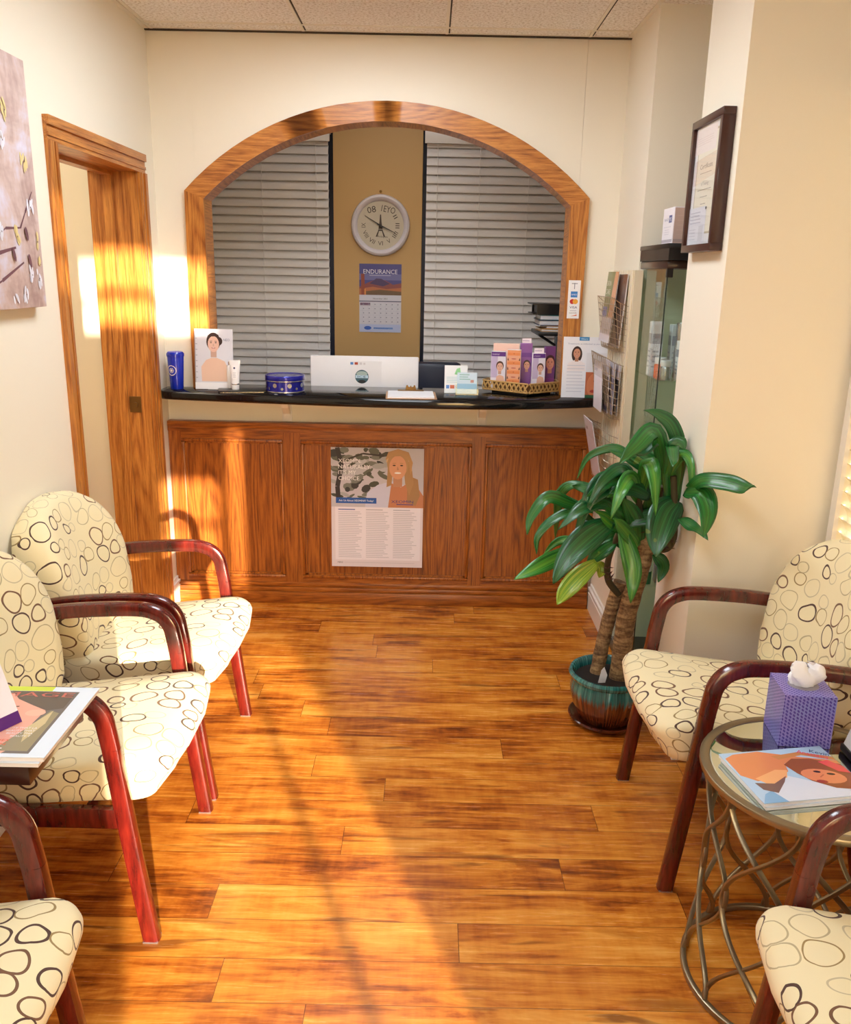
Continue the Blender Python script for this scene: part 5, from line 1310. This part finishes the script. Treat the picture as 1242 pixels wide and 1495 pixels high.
def leafmat(name, dark, mid, light, stripe):
    k = N(name); uv = k.n('ShaderNodeUVMap').outputs[0]; s_ = k.sep(uv)
    c_ = k.math('ABSOLUTE', k.math('SUBTRACT', s_[0], .5))
    st = k.n('ShaderNodeTexNoise', {'Vector': k.comb(k.math('MULTIPLY', s_[0], 26.0), k.math('MULTIPLY', s_[1], .8), 0.0), 'Scale': 1.0, 'Detail': 2.0}).outputs[0]
    col = k.ramp(st, [(.35, dark), (.55, mid), (.72, light)])
    mid_m = k.math('MULTIPLY', k.math('SUBTRACT', 1.0, k.math('MINIMUM', k.math('MULTIPLY', c_, 4.5), 1.0)), stripe)
    col = k.mix(mid_m, col, lin((120,170,50)))
    bl = k.noise(k.coord(), 9, 2); col = k.mix(k.math('MULTIPLY', k.math('GREATER_THAN', bl, .74), .35), col, lin((150,160,60)))
    k.base(col); k.rough(.3); k.coat(.25, .15); k.set(k.p.inputs['Transmission Weight'], 0.0)
    k.bump(st, .25, .003); return k.m
LM = [leafmat('leaf_green', (10,64,22), (24,104,40), (62,142,60), .15), leafmat('leaf_striped', (16,80,24), (44,128,40), (110,170,60), .55), leafmat('leaf_dark_glossy', (8,54,26), (20,88,44), (54,122,66), .1), leafmat('leaf_yellowing', (70,130,30), (150,176,50), (206,190,80), .3)]
LEAVES = []
LEAVES=[([(0.854,2.78,0.889),(0.834,2.755,1.012),(0.792,2.73,1.111),(0.739,2.705,1.15),(0.682,2.68,1.169)],0.051,0),([(0.822,2.74,0.856),(0.813,2.727,0.963),(0.809,2.713,1.051),(0.829,2.7,1.034)],0.085,0),([(0.824,2.6,0.937),(0.844,2.533,0.98),(0.895,2.465,0.988),(0.925,2.397,0.991),(0.924,2.33,1.014)],0.054,0),([(0.812,2.6,0.927),(0.844,2.54,0.936),(0.85,2.48,0.894),(0.825,2.42,0.832)],0.067,0),([(0.811,2.62,0.834),(0.831,2.52,0.831),(0.84,2.42,0.829)],0.036,0),([(0.83,2.72,0.865),(0.785,2.68,0.837),(0.755,2.64,0.772),(0.742,2.6,0.712)],0.101,2),([(0.653,2.72,0.767),(0.682,2.7,0.685),(0.696,2.68,0.609),(0.69,2.66,0.526)],0.06,1),([(0.723,2.76,0.691),(0.682,2.72,0.739),(0.642,2.68,0.786),(0.604,2.64,0.824)],0.049,1),([(0.765,2.85,0.934),(0.693,2.862,0.987),(0.638,2.875,1.008),(0.559,2.888,0.972),(0.525,2.9,0.889)],0.029,0),([(0.78,2.85,0.924),(0.707,2.855,0.968),(0.622,2.86,1.004)],0.036,0),([(0.69,2.8,0.944),(0.617,2.767,0.915),(0.565,2.733,0.881),(0.531,2.7,0.844)],0.065,2),([(0.754,2.78,0.862),(0.673,2.74,0.902),(0.598,2.7,0.89)],0.058,2),([(0.587,2.88,0.869),(0.511,2.897,0.871),(0.475,2.915,0.832),(0.47,2.933,0.749),(0.471,2.95,0.655)],0.034,0),([(0.57,2.8,0.803),(0.481,2.78,0.835),(0.408,2.76,0.857),(0.354,2.74,0.797),(0.34,2.72,0.739)],0.043,0),([(0.583,2.82,0.761),(0.508,2.805,0.797),(0.431,2.79,0.77),(0.384,2.775,0.716),(0.381,2.76,0.658)],0.032,0),([(0.558,2.84,0.669),(0.5,2.84,0.687),(0.458,2.84,0.675),(0.416,2.84,0.632)],0.03,1),([(0.557,2.8,0.682),(0.449,2.767,0.643),(0.37,2.733,0.612),(0.303,2.7,0.588)],0.056,1),([(0.621,2.74,0.785),(0.542,2.7,0.742),(0.472,2.66,0.683),(0.421,2.62,0.604)],0.089,2),([(0.584,2.74,0.64),(0.52,2.713,0.594),(0.474,2.687,0.551),(0.445,2.66,0.514)],0.064,3),([(0.655,2.8,0.695),(0.597,2.78,0.66),(0.554,2.76,0.622)],0.051,0),([(0.738,2.82,0.672),(0.664,2.78,0.785),(0.59,2.74,0.838)],0.06,0),([(0.738,2.82,0.672),(0.708,2.79,0.783),(0.66,2.76,0.862)],0.067,0),([(0.747,2.84,0.673),(0.765,2.82,0.776),(0.751,2.8,0.868)],0.064,0),([(0.74,2.84,0.71),(0.77,2.82,0.79),(0.816,2.8,0.847)],0.057,0),([(0.669,2.78,0.727),(0.616,2.75,0.793),(0.56,2.72,0.828)],0.031,1),([(0.777,2.86,0.823),(0.769,2.85,0.884),(0.721,2.84,0.929)],0.057,0),([(0.842,2.82,0.843),(0.785,2.81,0.908),(0.711,2.8,0.938)],0.049,0),([(0.859,2.88,0.842),(0.794,2.89,0.955),(0.708,2.9,0.998)],0.053,0),([(0.878,2.8,0.849),(0.877,2.8,0.934),(0.875,2.8,0.98)],0.031,0),([(0.662,2.76,0.755),(0.627,2.73,0.77),(0.57,2.7,0.817)],0.028,1),([(0.792,2.8,0.654),(0.818,2.77,0.624),(0.799,2.74,0.573)],0.044,0),([(0.612,2.84,0.61),(0.623,2.84,0.58),(0.617,2.84,0.548)],0.036,3),([(0.614,2.86,0.827),(0.564,2.87,0.86),(0.508,2.88,0.871)],0.042,0),([(0.596,2.84,0.73),(0.562,2.85,0.741),(0.523,2.86,0.707)],0.039,0),([(0.687,2.84,0.665),(0.655,2.84,0.709),(0.601,2.84,0.663)],0.043,0),([(0.853,2.88,0.827),(0.818,2.89,0.926),(0.773,2.9,0.981)],0.05,0),([(0.886,2.84,0.743),(0.888,2.82,0.807),(0.883,2.8,0.87)],0.035,0)]
rs = random.Random(21)
for q in range(13):
    ox, oy, oz = ((.72, 2.80, .84), (.79, 2.74, .93), (.68, 2.79, .76))[q % 3]
    a = rs.uniform(-2.9, .2) if q % 3 != 1 else rs.uniform(-2.6, -.9); L = rs.uniform(.14, .30); up = rs.uniform(.0, .19)
    c_, s_ = math.cos(a), math.sin(a)
    pts = [(ox, oy, oz), (ox+c_*L*.35, oy+s_*L*.35*.7, oz+up), (ox+c_*L*.75, oy+s_*L*.75*.7, oz+up*.8), (ox+c_*L*1.05, oy+s_*L*.95*.7, oz+up*rs.uniform(-.3, .9)-.02)]
    pts = [(min(p[0], .835), max(p[1], 2.47), p[2]) for p in pts]
    LEAVES.append((pts, rs.uniform(.038, .062), rs.choice([0, 0, 1, 2])))
for idx, (P3, wd, kd) in enumerate(LEAVES):
    pp = smoothpts(P3, 6); n = len(pp); bm = bmesh.new(); uvl = bm.loops.layers.uv.new('UVMap'); rows = []
    for i, p in enumerate(pp):
        f = i/(n-1); t_ = (pp[min(i+1, n-1)]-pp[max(i-1, 0)]).normalized()
        # blade faces up and towards the room
        ref = Vector((-.15, -1.0, .55)); ref = (ref-t_*ref.dot(t_)).normalized(); side = t_.cross(ref).normalized()
        prof_ = max(.0, math.sin(PI*min(1, (f*.94+.06))**.85))**.75 if f < .999 else .02
        prof_ = max(prof_, .04)
        w2 = wd*.5*prof_*1.05; row = []
        for c in (-1, -.55, 0, .55, 1):
            wv = .006*math.sin(f*9+idx*1.7+c)*abs(c)
            q = p+side*w2*c+ref*(-.16*w2*abs(c)*-1*1.2 + wv)
            q.x = min(q.x, .842) if 2.55 < q.y < 2.95 else q.x
            row.append((bm.verts.new(q), ((c+1)/2, f)))
        rows.append(row)
    for a, b in zip(rows, rows[1:]):
        for j in range(4):
            fc = bm.faces.new((a[j][0], a[j+1][0], b[j+1][0], b[j][0]))
            for lp, (vv, uvv) in zip(fc.loops, (a[j], a[j+1], b[j+1], b[j])): lp[uvl].uv = uvv
    o = obj('leaf', bm, LM[kd], pl, world=True, smooth=80)
    if kd == 3: o['label'] = 'yellowing leaf'
    sm = o.modifiers.new('thickness', 'SOLIDIFY'); sm.thickness = .0012; sm.offset = 0
    
# ================================================================== LIGHT
for i, (x, y, lb) in enumerate([(-.25, 2.80, 'recessed ceiling light panel over the middle of the waiting room'), (-.25, .70, 'recessed ceiling light panel over the front of the waiting room')]):
    t = thing('ceiling_light', lb, 'ceiling light', (x, y, ZC-.02), 0, 'recessed ceiling light panels')
    bm = bmesh.new()
    for a in ((-.30,.30,-.60,-.58),(-.30,.30,.58,.60),(-.30,-.28,-.58,.58),(.28,.30,-.58,.58)): box(bm, *a, .002, .0155)
    obj('light_frame', bm, M['trimwhite'], t)
    obj('diffuser', B(-.28, .28, -.58, .58, .008, .014), emit('fluorescent_diffuser', (.86, .93, 1.0), 12.5 if i == 0 else 9.0), t)
t = thing('ceiling_light', 'square unseen panel added to light the hallway beyond the doorway', 'ceiling light', (-2.0, 3.0, ZC-.02), 0, 'recessed ceiling light panels')
obj('diffuser', B(-.28, .28, -.28, .28, .004, .0155), emit('hall_fill_panel', (1.0, .93, .80), 11.0), t)  # out-of-view glowing panel, added to brighten the hallway
t = thing('ceiling_light', 'dim unseen panel added to light the back office', 'ceiling light', (-.2, 4.55, ZC-.02), 0, 'recessed ceiling light panels')
obj('diffuser', B(-.28, .28, -.15, .15, .004, .0155), emit('office_fill_panel', (1.0, .97, .97), 4.5), t)  # added glow above the office, brings the mustard wall to mid tone

sun = bpy.data.lights.new('sun', 'SUN'); so = bpy.data.objects.new('sun', sun); COL.objects.link(so)
az, el = math.radians(20), math.radians(9.8)
d = Vector((-math.sin(az)*math.cos(el), math.cos(az)*math.cos(el), -math.sin(el)))
so.rotation_euler = d.to_track_quat('-Z', 'Y').to_euler(); so.location = (1.5, -4, 2.5)
sun.energy = 16; sun.angle = math.radians(.9); sun.color = (1.0, .86, .66)
Wd = bpy.data.worlds.new('daylight'); S.world = Wd; Wd.use_nodes = True
nt = Wd.node_tree; bg = nt.nodes['Background']; sky = nt.nodes.new('ShaderNodeTexSky'); sky.sky_type = 'HOSEK_WILKIE' if False else 'NISHITA'
sky.sun_disc = False; sky.sun_elevation = math.radians(20); sky.sun_rotation = math.radians(160)
nt.links.new(sky.outputs[0], bg.inputs[0]); bg.inputs[1].default_value = .6

# ================================================================== CAMERA
cam = bpy.data.cameras.new('camera'); co_ = bpy.data.objects.new('camera', cam); COL.objects.link(co_); S.camera = co_
p_ = math.radians(15.6); a_ = math.radians(1.15)
f0 = Vector((0, math.cos(p_), -math.sin(p_))); r0 = Vector((1,0,0)); u0 = r0.cross(f0)
Rv = r0*math.cos(a_)+u0*math.sin(a_); Uv = u0*math.cos(a_)-r0*math.sin(a_)
mm = Matrix((Rv, Uv, -f0)).transposed().to_4x4(); mm.translation = Vector((0,0,1.57)); co_.matrix_world = mm
cam.sensor_fit = 'VERTICAL'; cam.sensor_height = 36; cam.sensor_width = 36; cam.lens = 36*1244/1495; cam.clip_start = .02
S.view_settings.view_transform = 'Standard'; S.view_settings.look = 'None'; S.view_settings.gamma = 1; S.view_settings.use_curve_mapping = False
S.view_settings.exposure = .25
S.cycles.max_bounces = 10; S.cycles.diffuse_bounces = 5; S.cycles.glossy_bounces = 5; S.cycles.transparent_max_bounces = 24; S.cycles.sample_clamp_indirect = 6
